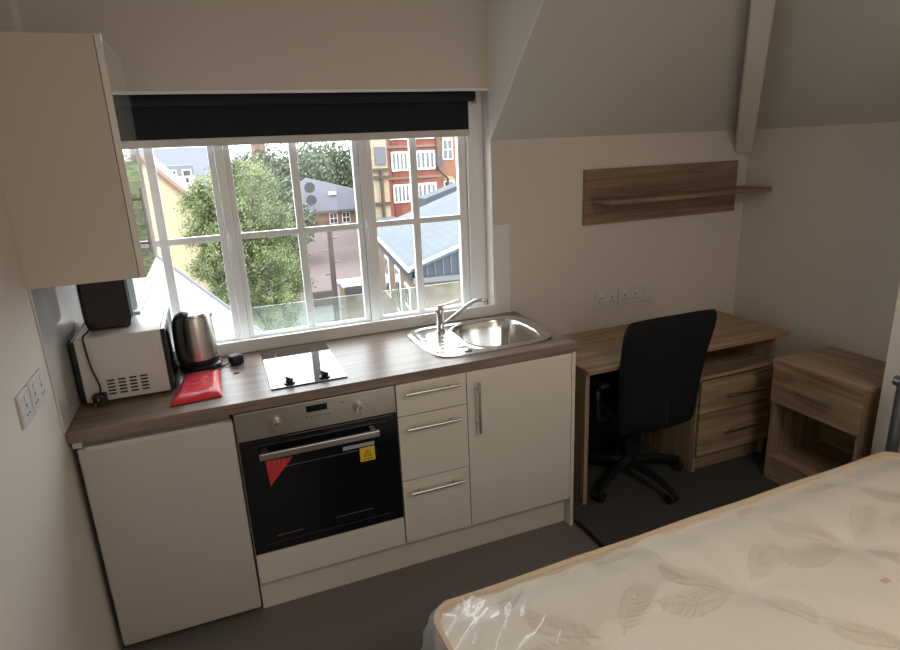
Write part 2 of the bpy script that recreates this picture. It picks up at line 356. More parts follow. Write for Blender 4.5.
# roller blind
bl = thing('roller_blind', 'charcoal roller blind half drawn at the top of the window', 'blind', (0.93, 0.06, 2.0))
b = B(); cyl(b, (0.05, 0.055, 1.972), (1.768, 0.055, 1.972), 0.024, 24); obj('roller', b, 'blind', bl, smooth=True)
obj('blind_fabric', bx(0.07, 1.748, 0.076, 0.0775, 1.822, 1.972), 'blind', bl)
obj('bottom_rail', rbox(0.068, 1.750, 0.071, 0.083, 1.792, 1.824, 0.003), 'blindrail', bl)
for xx in (0.040, 1.775): obj('bracket', rbox(xx-0.006, xx+0.006, 0.02, 0.095, 1.938, 1.998, 0.003), 'blindrail', bl)

# ---------------------------------------------------------------- handles
def bar_handle(parent, p0, p1, out, stand=0.03, r=0.006):
    """bar between p0 and p1 with two posts; out = unit vector away from the face; the points lie on the face"""
    p0, p1, out = Vector(p0), Vector(p1), Vector(out); b = B()
    cyl(b, p0+out*stand, p1+out*stand, r, 14)
    for t in (0.17, 0.83):
        q = p0.lerp(p1, t); cyl(b, q, q+out*stand, r*0.75, 12)
    return obj('handle', b, 'steel', parent, smooth=True)

# ---------------------------------------------------------------- kitchen units
YF = -0.600
wt = B(); hx0, hx1, hy0, hy1 = 1.500, 1.872, -0.500, -0.092
for a in ((0.002, hx0, -0.6, -0.002), (hx1, 1.940, -0.6, -0.002), (hx0, hx1, -0.6, hy0), (hx0, hx1, hy1, -0.002)): box(wt, *a, 0.872, 0.910)
bmesh.ops.remove_doubles(wt, verts=wt.verts, dist=1e-5)
tag(obj('worktop', wt, 'worktop', bevel=0.0), 'grey-brown wood-effect kitchen worktop along the window', 'worktop')

fr = thing('fridge', 'white undercounter fridge below the left end of the worktop', 'fridge', (0.265, -0.3, 0))
obj('body', rbox(0.03, 0.500, -0.555, -0.06, 0.02, 0.862, 0.004), 'fridge', fr)
dr = obj('door', rbox(0.022, 0.507, -0.605, -0.560, 0.05, 0.846, 0.009), 'fridge', fr, smooth=True)
obj('door_gasket', bx(0.032, 0.497, -0.561, -0.554, 0.06, 0.838), 'dark', fr)
b = B(); prism(b, [(0.045, 0.852), (0.485, 0.852), (0.470, 0.836), (0.060, 0.836)], 'y', -0.6065, -0.598); obj('finger_grip', b, 'mwhite', dr)
obj('hinge_cover', rbox(0.012, 0.040, -0.600, -0.560, 0.850, 0.870, 0.003), 'fridge', fr)
for fx in (0.07, 0.46):
    for fy in (-0.52, -0.1):
        b = B(); cyl(b, (fx, fy, 0.0), (fx, fy, 0.021), 0.014, 14); obj('foot', b, 'rubber', fr)

ov = thing('oven', 'built-in stainless steel and black glass oven with warning stickers', 'oven', (0.81, -0.3, 0.28))
obj('cavity', bx(0.535, 1.090, -0.56, -0.08, 0.290, 0.86), 'dark', ov)
pn = obj('control_panel', rbox(0.516, 1.106, -0.602, -0.560, 0.757, 0.868, 0.002), 'ovsteel', ov)
od = obj('door', rbox(0.516, 1.106, -0.602, -0.565, 0.283, 0.753, 0.003), 'ovglass', ov)
b = B(); box(b, 0.578, 1.026, -0.642, -0.628, 0.688, 0.714)
for hx in (0.598, 1.006): box(b, hx-0.012, hx+0.012, -0.63, -0.602, 0.692, 0.710)
obj('handle', b, 'steel', od, bevel=0.003)
def plate(name, x0, x1, z0, z1, m, par, y=-0.6035, t=0.0015): return obj(name, bx(x0, x1, y, y+t, z0, z1), m, par)
plate('display', 0.764, 0.842, 0.826, 0.851, 'ovglass', pn)
b = B()
for i in range(6): box(b, 0.762+i*0.016, 0.770+i*0.016, -0.6032, -0.602, 0.806, 0.8085)
obj('panel_marks', b, 'dark', pn)
b = B(); cyl(b, (0.900, -0.6035, 0.842), (0.900, -0.602, 0.842), 0.003, 10); obj('indicator_lamp', b, 'dark', pn)
for kx in (0.653, 0.962):
    b = B(); cyl(b, (kx, -0.602, 0.806), (kx, -0.607, 0.806), 0.025, 28); cyl(b, (kx, -0.607, 0.806), (kx, -0.630, 0.806), 0.019, 28); box(b, kx-0.0045, kx+0.0045, -0.637, -0.628, 0.788, 0.825)
    k = obj('knob', b, 'ovsteel', pn, smooth=True, bevel=0.001)
    b = B()
    for a in range(9):
        t = -PI*0.25+a*PI*1.5/8; box(b, kx+0.031*math.cos(t)-0.001, kx+0.031*math.cos(t)+0.001, -0.6032, -0.6015, 0.806+0.031*math.sin(t)-0.001, 0.806+0.031*math.sin(t)+0.001)
    box(b, kx-0.002, kx+0.002, -0.6375, -0.6365, 0.815, 0.823)
    obj('dial_marks', b, 'dark', k)
b = B(); prism(b, [(0.597, 0.668), (0.697, 0.664), (0.604, 0.560)], 'y', -0.6035, -0.602)
st = obj('warning_triangle', b, 'redlabel', od, label='red triangular warning sticker')
b = B()
for i in range(4): prism(b, [(0.606+i*0.017, 0.648-i*0.004), (0.609+i*0.017, 0.650-i*0.004), (0.6155+i*0.017, 0.660-i*0.001), (0.6125+i*0.017, 0.660-i*0.001)], 'y', -0.6040, -0.6034)
obj('sticker_print', b, mat('faded_pink', (0.75, 0.25, 0.25), 0.5), st)
ys = plate('warning_square', 0.948, 1.008, 0.577, 0.636, 'yellow', od); ys['label'] = 'yellow square sticker with a black warning triangle'
b = B()
pts = [(0.978, 0.624), (0.962, 0.598), (0.994, 0.598)]
for i in range(3):
    p, q = Vector((pts[i][0], -0.6038, pts[i][1])), Vector((pts[(i+1) % 3][0], -0.6038, pts[(i+1) % 3][1])); tube(b, [p, q], 0.0012, 6)
box(b, 0.9770, 0.9790, -0.6042, -0.6034, 0.604, 0.615); box(b, 0.958, 0.998, -0.604, -0.6034, 0.585, 0.588)
obj('sticker_print', b, 'dark', ys)
plate('energy_sticker', 0.884, 1.008, 0.641, 0.656, 'greylabel', od)
for zz, xa, xb in ((0.628, 0.66, 0.94), (0.345, 0.60, 0.70), (0.360, 0.83, 0.98)): obj('rack_wire', bx(xa, xb, -0.6028, -0.6018, zz, zz+0.0022), 'steel', od, label='chrome rack wire showing at the glass')
for za in (0.318, 0.728): obj('glass_line', bx(0.560, 1.062, -0.6026, -0.6018, za, za+0.002), mat('dim_grey_line', (0.06, 0.065, 0.07), 0.3), od)

ohs = thing('oven_housing', 'cream filler panel and housing around the built-in oven', 'cabinet', (0.81, -0.3, 0))
obj('filler_panel', rbox(0.516, 1.106, -0.600, -0.582, 0.152, 0.279, 0.0015), 'cream', ohs)
b = B(); box(b, 0.512, 0.528, -0.58, -0.02, 0.15, 0.870); box(b, 1.092, 1.108, -0.58, -0.02, 0.15, 0.870); box(b, 0.528, 1.092, -0.58, -0.02, 0.262, 0.282); obj('carcass', b, 'cream', ohs)

dc = thing('drawer_cabinet', 'cream kitchen cabinet with three drawers beside the oven', 'cabinet', (1.26, -0.3, 0))
obj('carcass', bx(1.110, 1.408, -0.579, -0.02, 0.15, 0.870), 'panel', dc)
for z0, z1, hz in ((0.732, 0.868, 0.832), (0.446, 0.728, 0.682), (0.152, 0.442, 0.396)):
    d_ = obj('drawer', rbox(1.1115, 1.4075, -0.600, -0.581, z0, z1, 0.0015), 'cream', dc)
    bar_handle(d_, (1.140, -0.6, hz), (1.372, -0.6, hz), (0, -1, 0))
sc = thing('sink_cabinet', 'cream kitchen cabinet with one tall door under the sink', 'cabinet', (1.66, -0.3, 0))
b = B(); box(b, 1.4095, 1.425, -0.579, -0.02, 0.15, 0.870); box(b, 1.890, 1.908, -0.579, -0.02, 0.15, 0.870); box(b, 1.425, 1.890, -0.579, -0.02, 0.15, 0.166); box(b, 1.425, 1.890, -0.03, -0.02, 0.166, 0.70)
obj('carcass', b, 'panel', sc)
d_ = obj('door', rbox(1.4105, 1.9075, -0.600, -0.581, 0.152, 0.868, 0.0015), 'cream', sc)
bar_handle(d_, (1.452, -0.6, 0.600), (1.452, -0.6, 0.828), (0, -1, 0))
tag(obj('end_panel', rbox(1.9095, 1.9275, -0.600, -0.005, 0.0, 0.871, 0.001), 'cream'), 'cream end panel closing the kitchen run next to the desk', 'panel')
tag(obj('plinth', rbox(0.512, 1.9085, -0.552, -0.534, 0.0, 0.149, 0.001), 'cream'), 'cream kickboard below the oven and kitchen cabinets', 'kickboard')

# hob
hb = thing('hob', 'black glass two-ring electric hob set in the worktop', 'hob', (0.8, -0.28, 0.91))
obj('glass_top', rbox(0.655, 0.942, -0.535, -0.035, 0.9102, 0.9155, 0.0015), 'hob', hb)
for cx_, cy_, rr in ((0.795, -0.150, 0.085), (0.795, -0.345, 0.078)):
    b = B()
    for k in range(48):
        a0, a1 = 2*PI*k/48, 2*PI*(k+1)/48
        vs = [b.verts.new((cx_+q*math.cos(a), cy_+q*math.sin(a), 0.9158)) for q, a in ((rr, a0), (rr, a1), (rr-0.002, a1), (rr-0.002, a0))]; b.faces.new(vs)
    obj('heating_ring', b, 'ring', hb)
for kx in (0.727, 0.860):
    b = B(); cyl(b, (kx, -0.500, 0.9155), (kx, -0.500, 0.920), 0.0215, 24); cyl(b, (kx, -0.500, 0.920), (kx, -0.500, 0.930), 0.0135, 20)
    box(b, -0.004, 0.004, -0.019, 0.019, 0.929, 0.938, Matrix.Translation((kx, -0.5, 0))@Matrix.Rotation(0.5, 4, 'Z')); obj('knob', b, 'blackpl', hb)

# sink
def catmull_closed(P, n):
    out = []; N = len(P)
    for i in range(N):
        p0, p1, p2, p3 = (Vector(P[(i+k-1) % N]) for k in range(4))
        for k in range(n):
            t = k/n; out.append(0.5*((2*p1)+(p2-p0)*t+(2*p0-5*p1+4*p2-p3)*t*t+(3*p1-p0-3*p2+p3)*t**3))
    return out
OUT = [(1.307, -0.19), (1.310, -0.36), (1.330, -0.470), (1.395, -0.520), (1.53, -0.530), (1.70, -0.528), (1.84, -0.505), (1.900, -0.43), (1.918, -0.30), (1.912, -0.16), (1.868, -0.085), (1.77, -0.060), (1.60, -0.055), (1.45, -0.055), (1.365, -0.068), (1.318, -0.115)]
outl = catmull_closed(OUT, 12); bc = Vector((1.685, -0.297)); hxw, hyw = 0.180, 0.198
def bowl_d(x, y):
    return ((abs(x-bc.x)/hxw)**3.2+(abs(y-bc.y)/hyw)**3.2)**(1/3.2)
def sstep(a, b_, t):
    t = max(0, min(1, (t-a)/(b_-a))); return t*t*(3-2*t)
def sink_z(x, y, edge):
    z = 0.916+0.0015*sstep(0.0, 0.012, edge)
    dd = bowl_d(x, y)
    z -= 0.150*(1-sstep(0.80, 0.985, dd))
    if dd > 1.06:
        k = sstep(1.06, 1.12, dd)*sstep(0.02, 0.04, edge)
        z -= 0.004*k
        if 1.34 < x < 1.50 and -0.46 < y < -0.19: z += 0.0035*k*max(0, math.sin((y+0.19)/0.024*2*PI*0.5))*(sstep(1.34, 1.37, x)*(1-sstep(1.47, 1.50, x)))
    return z
b = B(); NR = 90; rings = []
for i in range(NR+1):
    t = 1-(1-i/NR)
    row = []
    for q in outl:
        p = bc+(q-bc)*t; e = (q-p).length
        row.append(b.verts.new((p.x, p.y, sink_z(p.x, p.y, e) if i else 0.766)))
    rings.append(row)
n_ = len(outl)
for i in range(NR):
    for k in range(n_): 
        if i == 0: b.faces.new((rings[0][0], rings[1][k], rings[1][(k+1) % n_])) if False else None
        b.faces.new((rings[i][k], rings[i][(k+1) % n_], rings[i+1][(k+1) % n_], rings[i+1][k]))
low = [b.verts.new((v.co.x, v.co.y, 0.9103)) for v in rings[-1]]
for k in range(n_): b.faces.new((rings[-1][k], rings[-1][(k+1) % n_], low[(k+1) % n_], low[k]))
bmesh.ops.remove_doubles(b, verts=b.verts, dist=1e-5)
sk = thing('sink', 'stainless steel inset sink with rounded bowl and small drainer', 'sink', (1.62, -0.29, 0.91))
obj('basin', b, 'sink', sk, smooth=True)
b = B(); lathe(b, [(0.0, 0.0), (0.032, 0.0), (0.034, 0.003), (0.026, 0.004), (0.024, 0.001), (0.0, 0.001)], (1.66, -0.30, 0.768)); obj('waste', b, 'chrome', sk, smooth=True)
b = B(); lathe(b, [(0.0, 0.0), (0.017, 0.0), (0.018, 0.004), (0.013, 0.006), (0.0, 0.006)], (1.475, -0.470, 0.9150)); obj('overflow_cap', b, 'chrome', sk, smooth=True)
# tap
tp = thing('mixer_tap', 'chrome single-lever mixer tap with long angled spout at the sink', 'tap', (1.466, -0.165, 0.913))
tx, ty = 1.466, -0.165
b = B(); lathe(b, [(0.024, 0.0), (0.024, 0.006), (0.018, 0.010), (0.0175, 0.090), (0.020, 0.094), (0.020, 0.112), (0.012, 0.120), (0.0, 0.121)], (tx, ty, 0.9140)); obj('tap_body', b, 'chrome', tp, smooth=True)
b = B(); tube(b, smoothpath([(tx+0.012, ty-0.004, 0.948), (tx+0.06, ty-0.02, 0.985), (tx+0.120, ty-0.045, 1.036), (tx+0.155, ty-0.058, 1.056), (tx+0.185, ty-0.068, 1.060), (tx+0.205, ty-0.075, 1.054)]), 0.0085, 14); cyl(b, (tx+0.203, ty-0.074, 1.062), (tx+0.203, ty-0.074, 1.036), 0.0115, 16)
obj('spout', b, 'chrome', tp, smooth=True)
b = B(); tube(b, [(tx-0.012, ty, 1.034), (tx+0.03, ty, 1.042), (tx+0.095, ty-0.005, 1.056)], [0.009, 0.006, 0.005], 12); obj('lever', b, 'chrome', tp, smooth=True)

# ---------------------------------------------------------------- things on the worktop
mw = thing('microwave', 'white microwave with vented side at the left end of the worktop', 'microwave', (0.18, -0.2, 0.91))
obj('case', rbox(0.034, 0.310, -0.385, 0.0-0.03, 0.922, 1.160, 0.006), 'mwhite', mw, smooth=True)
obj('back_cover', rbox(0.016, 0.036, -0.37, -0.05, 0.935, 1.150, 0.004), 'blackpl', mw)
dd = obj('door', rbox(0.310, 0.326, -0.386, -0.030, 0.922, 1.161, 0.004), 'blackpl', mw)
b = B(); box(b, 0.3255, 0.3275, -0.38, -0.15, 0.930, 1.152); obj('door_glass', b, 'ovglass', dd)
b = B()
for i in range(4):
    for k in range(5): box(b, 0.110+i*0.036, 0.134+i*0.036, -0.3862, -0.3845, 0.944+k*0.0125, 0.950+k*0.0125)
obj('side_vents', b, 'dark', mw)
b = B(); pth = [(0.12, -0.3855, 1.135), (0.255, -0.3855, 1.135), (0.275, -0.3855, 1.12), (0.280, -0.3855, 1.10), (0.282, -0.3855, 0.965), (0.270, -0.3855, 0.945), (0.22, -0.3855, 0.94)]
tube(b, pth, 0.0014, 6); obj('embossed_line', b, 'mwhite', mw)
for fx in (0.07, 0.285):
    for fy in (-0.35, -0.07):
        b = B(); cyl(b, (fx, fy, 0.9105), (fx, fy, 0.923), 0.012); obj('foot', b, 'rubber', mw)

ts = thing('toaster', 'black toaster on top of the microwave with its lead hanging down', 'toaster', (0.14, -0.18, 1.16))
b = B()
def trap(y, x0, x1, z0, z1, tin):
    return [b.verts.new(p) for p in ((x0+tin, y, z0), (x1-tin, y, z0), (x1, y, z0+0.03), (x1+0.0, y, z1-0.02), (x1-0.012, y, z1), (x0+0.012, y, z1), (x0, y, z1-0.02), (x0, y, z0+0.03))]
rs = [trap(-0.300, 0.075, 0.205, 1.170, 1.350, 0.012), trap(-0.290, 0.062, 0.216, 1.163, 1.358, 0.010), trap(-0.075, 0.062, 0.216, 1.163, 1.358, 0.010), trap(-0.065, 0.075, 0.205, 1.170, 1.350, 0.012)]
for a, c in zip(rs, rs[1:]):
    for k in range(8): b.faces.new((a[k], a[(k+1) % 8], c[(k+1) % 8], c[k]))
b.faces.new(rs[0]); b.faces.new(rs[-1][::-1])
tb = obj('body', b, 'blackpl', ts, bevel=0.003)
obj('side_panel', rbox(0.214, 0.219, -0.270, -0.095, 1.19, 1.335, 0.002), mat('blue_grey_gloss', (0.10, 0.12, 0.16), 0.35, coat=0.2), ts)
obj('lever', rbox(0.216, 0.240, -0.235, -0.200, 1.188, 1.202, 0.003), 'plate', ts, label='white lever')
for yy in (-0.22, -0.13):
    obj('bread_slot', bx(0.085, 0.193, yy-0.012, yy+0.012, 1.3575, 1.3592), 'dark', ts)
b = B(); path = smoothpath([(0.085, -0.298, 1.185), (0.075, -0.345, 1.172), (0.068, -0.388, 1.168), (0.068, -0.397, 1.14), (0.074, -0.397, 1.06), (0.088, -0.397, 0.985), (0.083, -0.399, 0.955)])
tube(b, path, 0.0035, 8); cd = obj('power_cord', b, 'rubber', ts, smooth=True)
obj('plug', rbox(0.060, 0.106, -0.425, -0.390, 0.922, 0.962, 0.008), 'rubber', cd)
b = B(); box(b, 0.068, 0.074, -0.4405, -0.424, 0.931, 0.935); box(b, 0.092, 0.098, -0.4405, -0.424, 0.931, 0.935); box(b, 0.081, 0.085, -0.4445, -0.424, 0.946, 0.953); obj('plug_pins', b, 'steel', cd)

kt = thing('kettle', 'stainless steel cordless kettle with black handle by the window', 'kettle', (0.405, -0.125, 0.91))
kc = (0.412, -0.125, 0.91)
b = B(); lathe(b, [(0.080, 0.0005), (0.084, 0.006), (0.084, 0.020), (0.078, 0.026), (0.0, 0.026)], kc); ks = obj('base', b, 'blackpl', kt, smooth=True)
b = B(); lathe(b, [(0.074, 0.027), (0.078, 0.032), (0.078, 0.050), (0.0, 0.050)], kc); obj('lower_band', b, 'blackpl', kt, smooth=True)
b = B(); lathe(b, [(0.0765, 0.050), (0.077, 0.060), (0.076, 0.11), (0.073, 0.16), (0.068, 0.205), (0.064, 0.225), (0.0, 0.226)], kc, 40); kb = obj('body', b, 'steel', kt, smooth=True)
b = B(); lathe(b, [(0.060, 0.226), (0.057, 0.236), (0.040, 0.243), (0.012, 0.246), (0.0, 0.246)], kc, 32); obj('lid', b, 'steel', kt, smooth=True)
ha = Vector((-0.62, -0.78, 0)).normalized(); hp = [Vector(kc)+ha*r+Vector((0, 0, z)) for r, z in ((0.040, 0.234), (0.068, 0.240), (0.088, 0.222), (0.096, 0.18), (0.098, 0.12), (0.092, 0.07), (0.070, 0.045))]
b = B(); tube(b, smoothpath(hp), 0.019, 14); obj('handle', b, 'blackpl', kt, smooth=True)
b = B(); prism(b, [(0, 0.0), (0.024, 0.006), (0, -0.045)], 'y', -0.018, 0.018); bmesh.ops.transform(b, matrix=Matrix.Translation(Vector(kc)+Vector((0.0, 0, 0.215)))@Matrix.Rotation(math.atan2(0.6, 0.8), 4, 'Z')@Matrix.Translation((0.058, 0, 0)), verts=b.verts); obj('spout', b, 'steel', kt)
b = B(); tube(b, smoothpath([(0.48, -0.155, 0.9145), (0.500, -0.165, 0.9145), (0.526, -0.160, 0.920)]), 0.0035, 8); kcord = obj('power_cord', b, 'rubber', kt, smooth=True)
b = rbox(-0.027, 0.027, -0.024, 0.024, 0, 0.042, 0.010); bmesh.ops.transform(b, matrix=Matrix.Translation((0.552, -0.155, 0.9105))@Matrix.Rotation(0.4, 4, 'Z'), verts=b.verts); obj('plug', b, 'rubber', kcord, smooth=True)
b = B(); bmesh.ops.create_cube(b, size=1, matrix=Matrix.Translation((0.545, -0.275, 0.9125))@Matrix.Rotation(0.3, 4, 'Z')@Matrix.Diagonal((0.022, 0.006, 0.003, 1)))
tag(obj('plastic_clip', b, 'rubber'), 'tiny black plastic clip lying on the worktop between kettle and hob', 'clip')

pk = thing('red_packet', 'flat red plastic packet on the worktop in front of the kettle', 'packet', (0.42, -0.36, 0.91))
b = B(); NX, NY = 26, 26
cor = [Vector((0.310, -0.530)), Vector((0.486, -0.512)), Vector((0.486, -0.225)), Vector((0.352, -0.232))]
gt = {}
for side in (1, -1):
    for i in range(NX+1):
        for j in range(NY+1):
            u, v = i/NX, j/NY
            if side == -1 and (i in (0, NX) or j in (0, NY)): gt[(-1, i, j)] = gt[(1, i, j)]; continue
            p = (cor[0]*(1-u)+cor[1]*u)*(1-v)+(cor[3]*(1-u)+cor[2]*u)*v
            e = min(u, 1-u, v*1.0, 1-v)
            h = 0.020*min(1, e/0.14)**0.6 if e > 0.03 else 0
            wob = 0.0025*noise.noise(Vector((p.x*40, p.y*40, 1)))
            z = 0.915+(h*1.0+wob if side == 1 else -0.0035)
            gt[(side, i, j)] = b.verts.new((p.x, p.y, max(0.911, z)))
    for i in range(NX):
        for j in range(NY): 
            b.faces.new((gt[(side, i, j)], gt[(side, i+1, j)], gt[(side, i+1, j+1)], gt[(side, i, j+1)]))
obj('pouch', b, 'red', pk, smooth=True)
b = B()
def onpk(u, v): 
    p = (cor[0]*(1-u)+cor[1]*u)*(1-v)+(cor[3]*(1-u)+cor[2]*u)*v; e = min(u, 1-u, v, 1-v); return Vector((p.x, p.y, 0.9185+0.020*min(1, e/0.14)**0.6))
def strip(u0, v0, u1, v1):
    vs = [b.verts.new(onpk(*q)) for q in ((u0, v0), (u1, v0), (u1, v1), (u0, v1))]; b.faces.new(vs)
for k in range(9): strip(0.16+k*0.075, 0.84, 0.21+k*0.075, 0.885)
for k in range(3): strip(0.25+k*0.10, 0.60, 0.32+k*0.10, 0.62)
for k in range(3): strip(0.25+k*0.10, 0.42, 0.32+k*0.10, 0.44)
strip(0.64, 0.60, 0.69, 0.64)
obj('packet_print', b, mat('pale_pink_print', (0.85, 0.45, 0.47), 0.4), pk, label='pale print')

# splashback + wall sockets
tag(obj('splashback', rbox(0.0, 0.006, -0.612, -0.005, 0.914, 1.386, 0.002), 'splash'), 'glossy grey splashback sheet on the left wall below the cabinet', 'splashback')
def socket(name, w, h, gangs, label, group=None):
    """local: plate in the xz plane facing -y, back at y=0"""
    t = thing(name, label, 'socket', (0, 0, 0), 0, group)
    obj('faceplate', rbox(-w/2, w/2, -0.009, 0, -h/2, h/2, 0.003), 'plate', t, world=False)
    for gx in gangs:
        obj('switch', rbox(gx-0.007, gx+0.007, -0.0125, -0.008, h*0.18, h*0.36, 0.0015), 'white', t, world=False)
        b = B()
        box(b, gx-0.003, gx+0.003, -0.0096, -0.0088, h*0.0, h*0.11); box(b, gx-0.014, gx-0.007, -0.0096, -0.0088, -h*0.24, -h*0.18); box(b, gx+0.007, gx+0.014, -0.0096, -0.0088, -h*0.24, -h*0.18)
        obj('pin_holes', b, 'dark', t, world=False)
    return t
s1 = socket('wall_socket', 0.146, 0.088, (-0.036, 0.036), 'double white wall socket above the desk, the left one', 'sockets above the desk'); s1.location = (2.508, 0, 0.905)
s2 = socket('wall_socket', 0.226, 0.092, (-0.072, 0.0), 'wide white socket and data plate above the desk, the right one', 'sockets above the desk'); s2.location = (2.700, 0, 0.905)
b = bx(0.055, 0.095, -0.0115, -0.008, -0.02, 0.02); obj('data_outlet', b, 'plate', s2, world=False)
s3 = socket('wall_socket', 0.088, 0.092, (0.0,), 'single white socket on the left wall, nearest the camera', 'sockets on the left wall'); s3.location = (0, -0.903, 1.125); s3.rotation_euler = (0, 0, PI/2)
s4 = socket('wall_socket', 0.146, 0.092, (-0.036, 0.036), 'double white socket on the left wall beside the splashback', 'sockets on the left wall'); s4.location = (0, -0.775, 1.125); s4.rotation_euler = (0, 0, PI/2)

# wall cabinet
wc = thing('wall_cabinet', 'white wall cabinet on the left wall above the microwave', 'cabinet', (0.0, -0.37, 1.39))
obj('carcass', rbox(0.0, 0.303, -0.620, -0.105, 1.392, 2.095, 0.001), 'panel', wc)
d_ = obj('door', rbox(0.305, 0.324, -0.622, -0.103, 1.392, 2.095, 0.0012), 'gloss', wc, label='high-gloss white door')
bar_handle(d_, (0.324, -0.588, 1.462), (0.324, -0.588, 1.665), (1, 0, 0), 0.026, 0.0055)

# ---------------------------------------------------------------- desk side
ds = thing('desk', 'oak-effect desk with two drawers against the front wall', 'desk', (2.68, -0.25, 0.004))
ZD = 0.738
obj('desk_top', rbox(2.035, 3.280, -0.540, -0.014, ZD-0.020, ZD, 0.001), 'oakX', ds)
b = B(); box(b, 2.036, 3.279, -0.5415, -0.5400, ZD-0.019, ZD-0.001); obj('edge_band', b, 'edging', ds)
obj('side_panel', rbox(2.060, 2.082, -0.485, -0.02, 0.004, ZD-0.0205, 0.001), 'oakZ', ds)
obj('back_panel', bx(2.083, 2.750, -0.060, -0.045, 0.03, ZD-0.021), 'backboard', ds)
for xx in (2.752, 3.246): obj('side_panel', rbox(xx, xx+0.020, -0.475, -0.02, 0.004, ZD-0.0205, 0.001), 'oakZ', ds)
b = B(); box(b, 2.772, 3.246, -0.475, -0.02, 0.535, 0.553); box(b, 2.772, 3.246, -0.04, -0.025, 0.10, ZD-0.0205); box(b, 2.772, 3.246, -0.475, -0.04, 0.100, 0.118); box(b, 2.772, 3.246, -0.455, -0.440, 0.004, 0.100)
obj('pedestal', b, 'oakX', ds)
for z0, z1, hz in ((0.352, 0.530, 0.437), (0.108, 0.346, 0.227)):
    d_ = obj('drawer', rbox(2.757, 3.262, -0.495, -0.477, z0, z1, 0.001), 'oakX', ds)
    bar_handle(d_, (2.930, -0.495, hz), (3.180, -0.495, hz), (0, -1, 0), 0.026, 0.0055)

bs = thing('bedside_table', 'oak-effect bedside table with one drawer over an open shelf', 'bedside table', (3.25, -0.9, 0.004))
x0, x1, y0, y1, zt = 3.045, 3.448, -1.118, -0.660, 0.668
obj('top', rbox(x0-0.004, x1, y0-0.004, y1+0.004, zt-0.020, zt, 0.001), 'oakY', bs)
obj('top_edge_band', bx(x0-0.0055, x0-0.004, y0-0.003, y1+0.003, zt-0.019, zt-0.001), 'edging', bs)
for yy in (y0, y1-0.018): obj('side_panel', rbox(x0+0.018, x1, yy, yy+0.018, 0.004, zt-0.0205, 0.001), 'oakZ', bs)
b = B(); box(b, x0+0.02, x1, y0+0.018, y1-0.018, 0.115, 0.133); box(b, x1-0.012, x1, y0+0.018, y1-0.018, 0.133, zt-0.0205); box(b, x0+0.03, x1-0.012, y0+0.018, y1-0.018, 0.435, 0.450); box(b, x0+0.022, x0+0.038, y0+0.018, y1-0.018, 0.004, 0.115)
obj('shelf', b, 'oakY', bs)
d_ = obj('drawer', rbox(x0, x0+0.017, y0+0.002, y1-0.002, 0.443, zt-0.0215, 0.001), 'oakY', bs)
bar_handle(d_, (x0, -1.010, 0.545), (x0, -0.805, 0.545), (-1, 0, 0), 0.024, 0.005)

sh = thing('wall_shelf', 'wooden wall shelf with back board above the desk', 'shelf', (2.87, 0, 1.45))
obj('back_board', rbox(2.345, 3.368, -0.018, 0.0, 1.322, 1.604, 0.001), 'shelfwood', sh)
obj('plank', (lambda b: prism(b, [(2.385, -0.0185), (2.385, -0.200), (3.440, -0.200), (3.440, -0.003), (3.3685, -0.003), (3.3685, -0.0185)], 'z', 1.438, 1.457))(B()), 'shelfwood', sh)
for sx, sz in ((2.465, 1.545), (2.640, 1.558)):
    b = B(); cyl(b, (sx, -0.018, sz), (sx, -0.0195, sz), 0.006, 12); obj('screw_cap', b, 'edging', sh)

# office chair
ch = thing('office_chair', 'black high-back swivel office chair pushed in at the desk', 'chair', (2.42, -0.36, 0.004))
c0 = Vector((2.42, -0.36, 0.004))
b = B(); NU, NV = 14, 18; G = {}
def backpt(u, v, s_):
    # u -1..1 across, v 0..1 up
    hw = 0.226+0.042*v
    if v < 0.12: hw *= math.sqrt(max(0, 1-((0.12-v)/0.12)**2*0.16))
    if v > 0.90: hw *= math.sqrt(max(0, 1-((v-0.90)/0.10)**2*0.22))
    x = 2.432+0.002*v+u*hw
    z = 0.362+0.622*v-0.016*abs(u)**3*v
    curve = 0.030*u*u
    y = -0.575-0.075*v+0.02*math.sin(v*PI)+curve
    e = min(1-abs(u), v*1.2, (1-v)*1.2); th = 0.036*min(1, max(0, e)/0.16)**0.5
    return (x, y-(th if s_ > 0 else -th*0.9)+0.0, z)
for s_ in (1, -1):
    for i in range(NU+1):
        for j in range(NV+1):
            u = -1+2*i/NU; v = j/NV
            if s_ == -1 and (i in (0, NU) or j in (0, NV)): G[(s_, i, j)] = G[(1, i, j)]; continue
            G[(s_, i, j)] = b.verts.new(backpt(math.sin(u*PI/2), v if v < 0.8 else 0.8+0.2*math.sin((v-0.8)/0.2*PI/2), s_))
    for i in range(NU):
        for j in range(NV): b.faces.new((G[(s_, i, j)], G[(s_, i+1, j)], G[(s_, i+1, j+1)], G[(s_, i, j+1)]))
o = obj('backrest', b, 'fabric', ch, smooth=True); sb = o.modifiers.new('sub', 'SUBSURF'); sb.levels = sb.render_levels = 1
b = rbox(2.195, 2.655, -0.560, -0.110, 0.425, 0.500, 0.035, 4); obj('seat', b, 'fabric', ch, smooth=True)
obj('seat_mechanism', rbox(2.33, 2.51, -0.47, -0.23, 0.385, 0.428, 0.008), 'blackpl', ch)
b = B(); tube(b, smoothpath([(2.42, -0.44, 0.405), (2.42, -0.56, 0.405), (2.42, -0.605, 0.44), (2.42, -0.61, 0.56)]), 0.022, 8); obj('back_support', b, 'blackpl', ch, smooth=True)
b = B(); cyl(b, (2.42, -0.36, 0.10), (2.42, -0.36, 0.26), 0.030, 20); cyl(b, (2.42, -0.36, 0.26), (2.42, -0.36, 0.39), 0.016, 20); obj('gas_column', b, 'blackpl', ch, smooth=True)
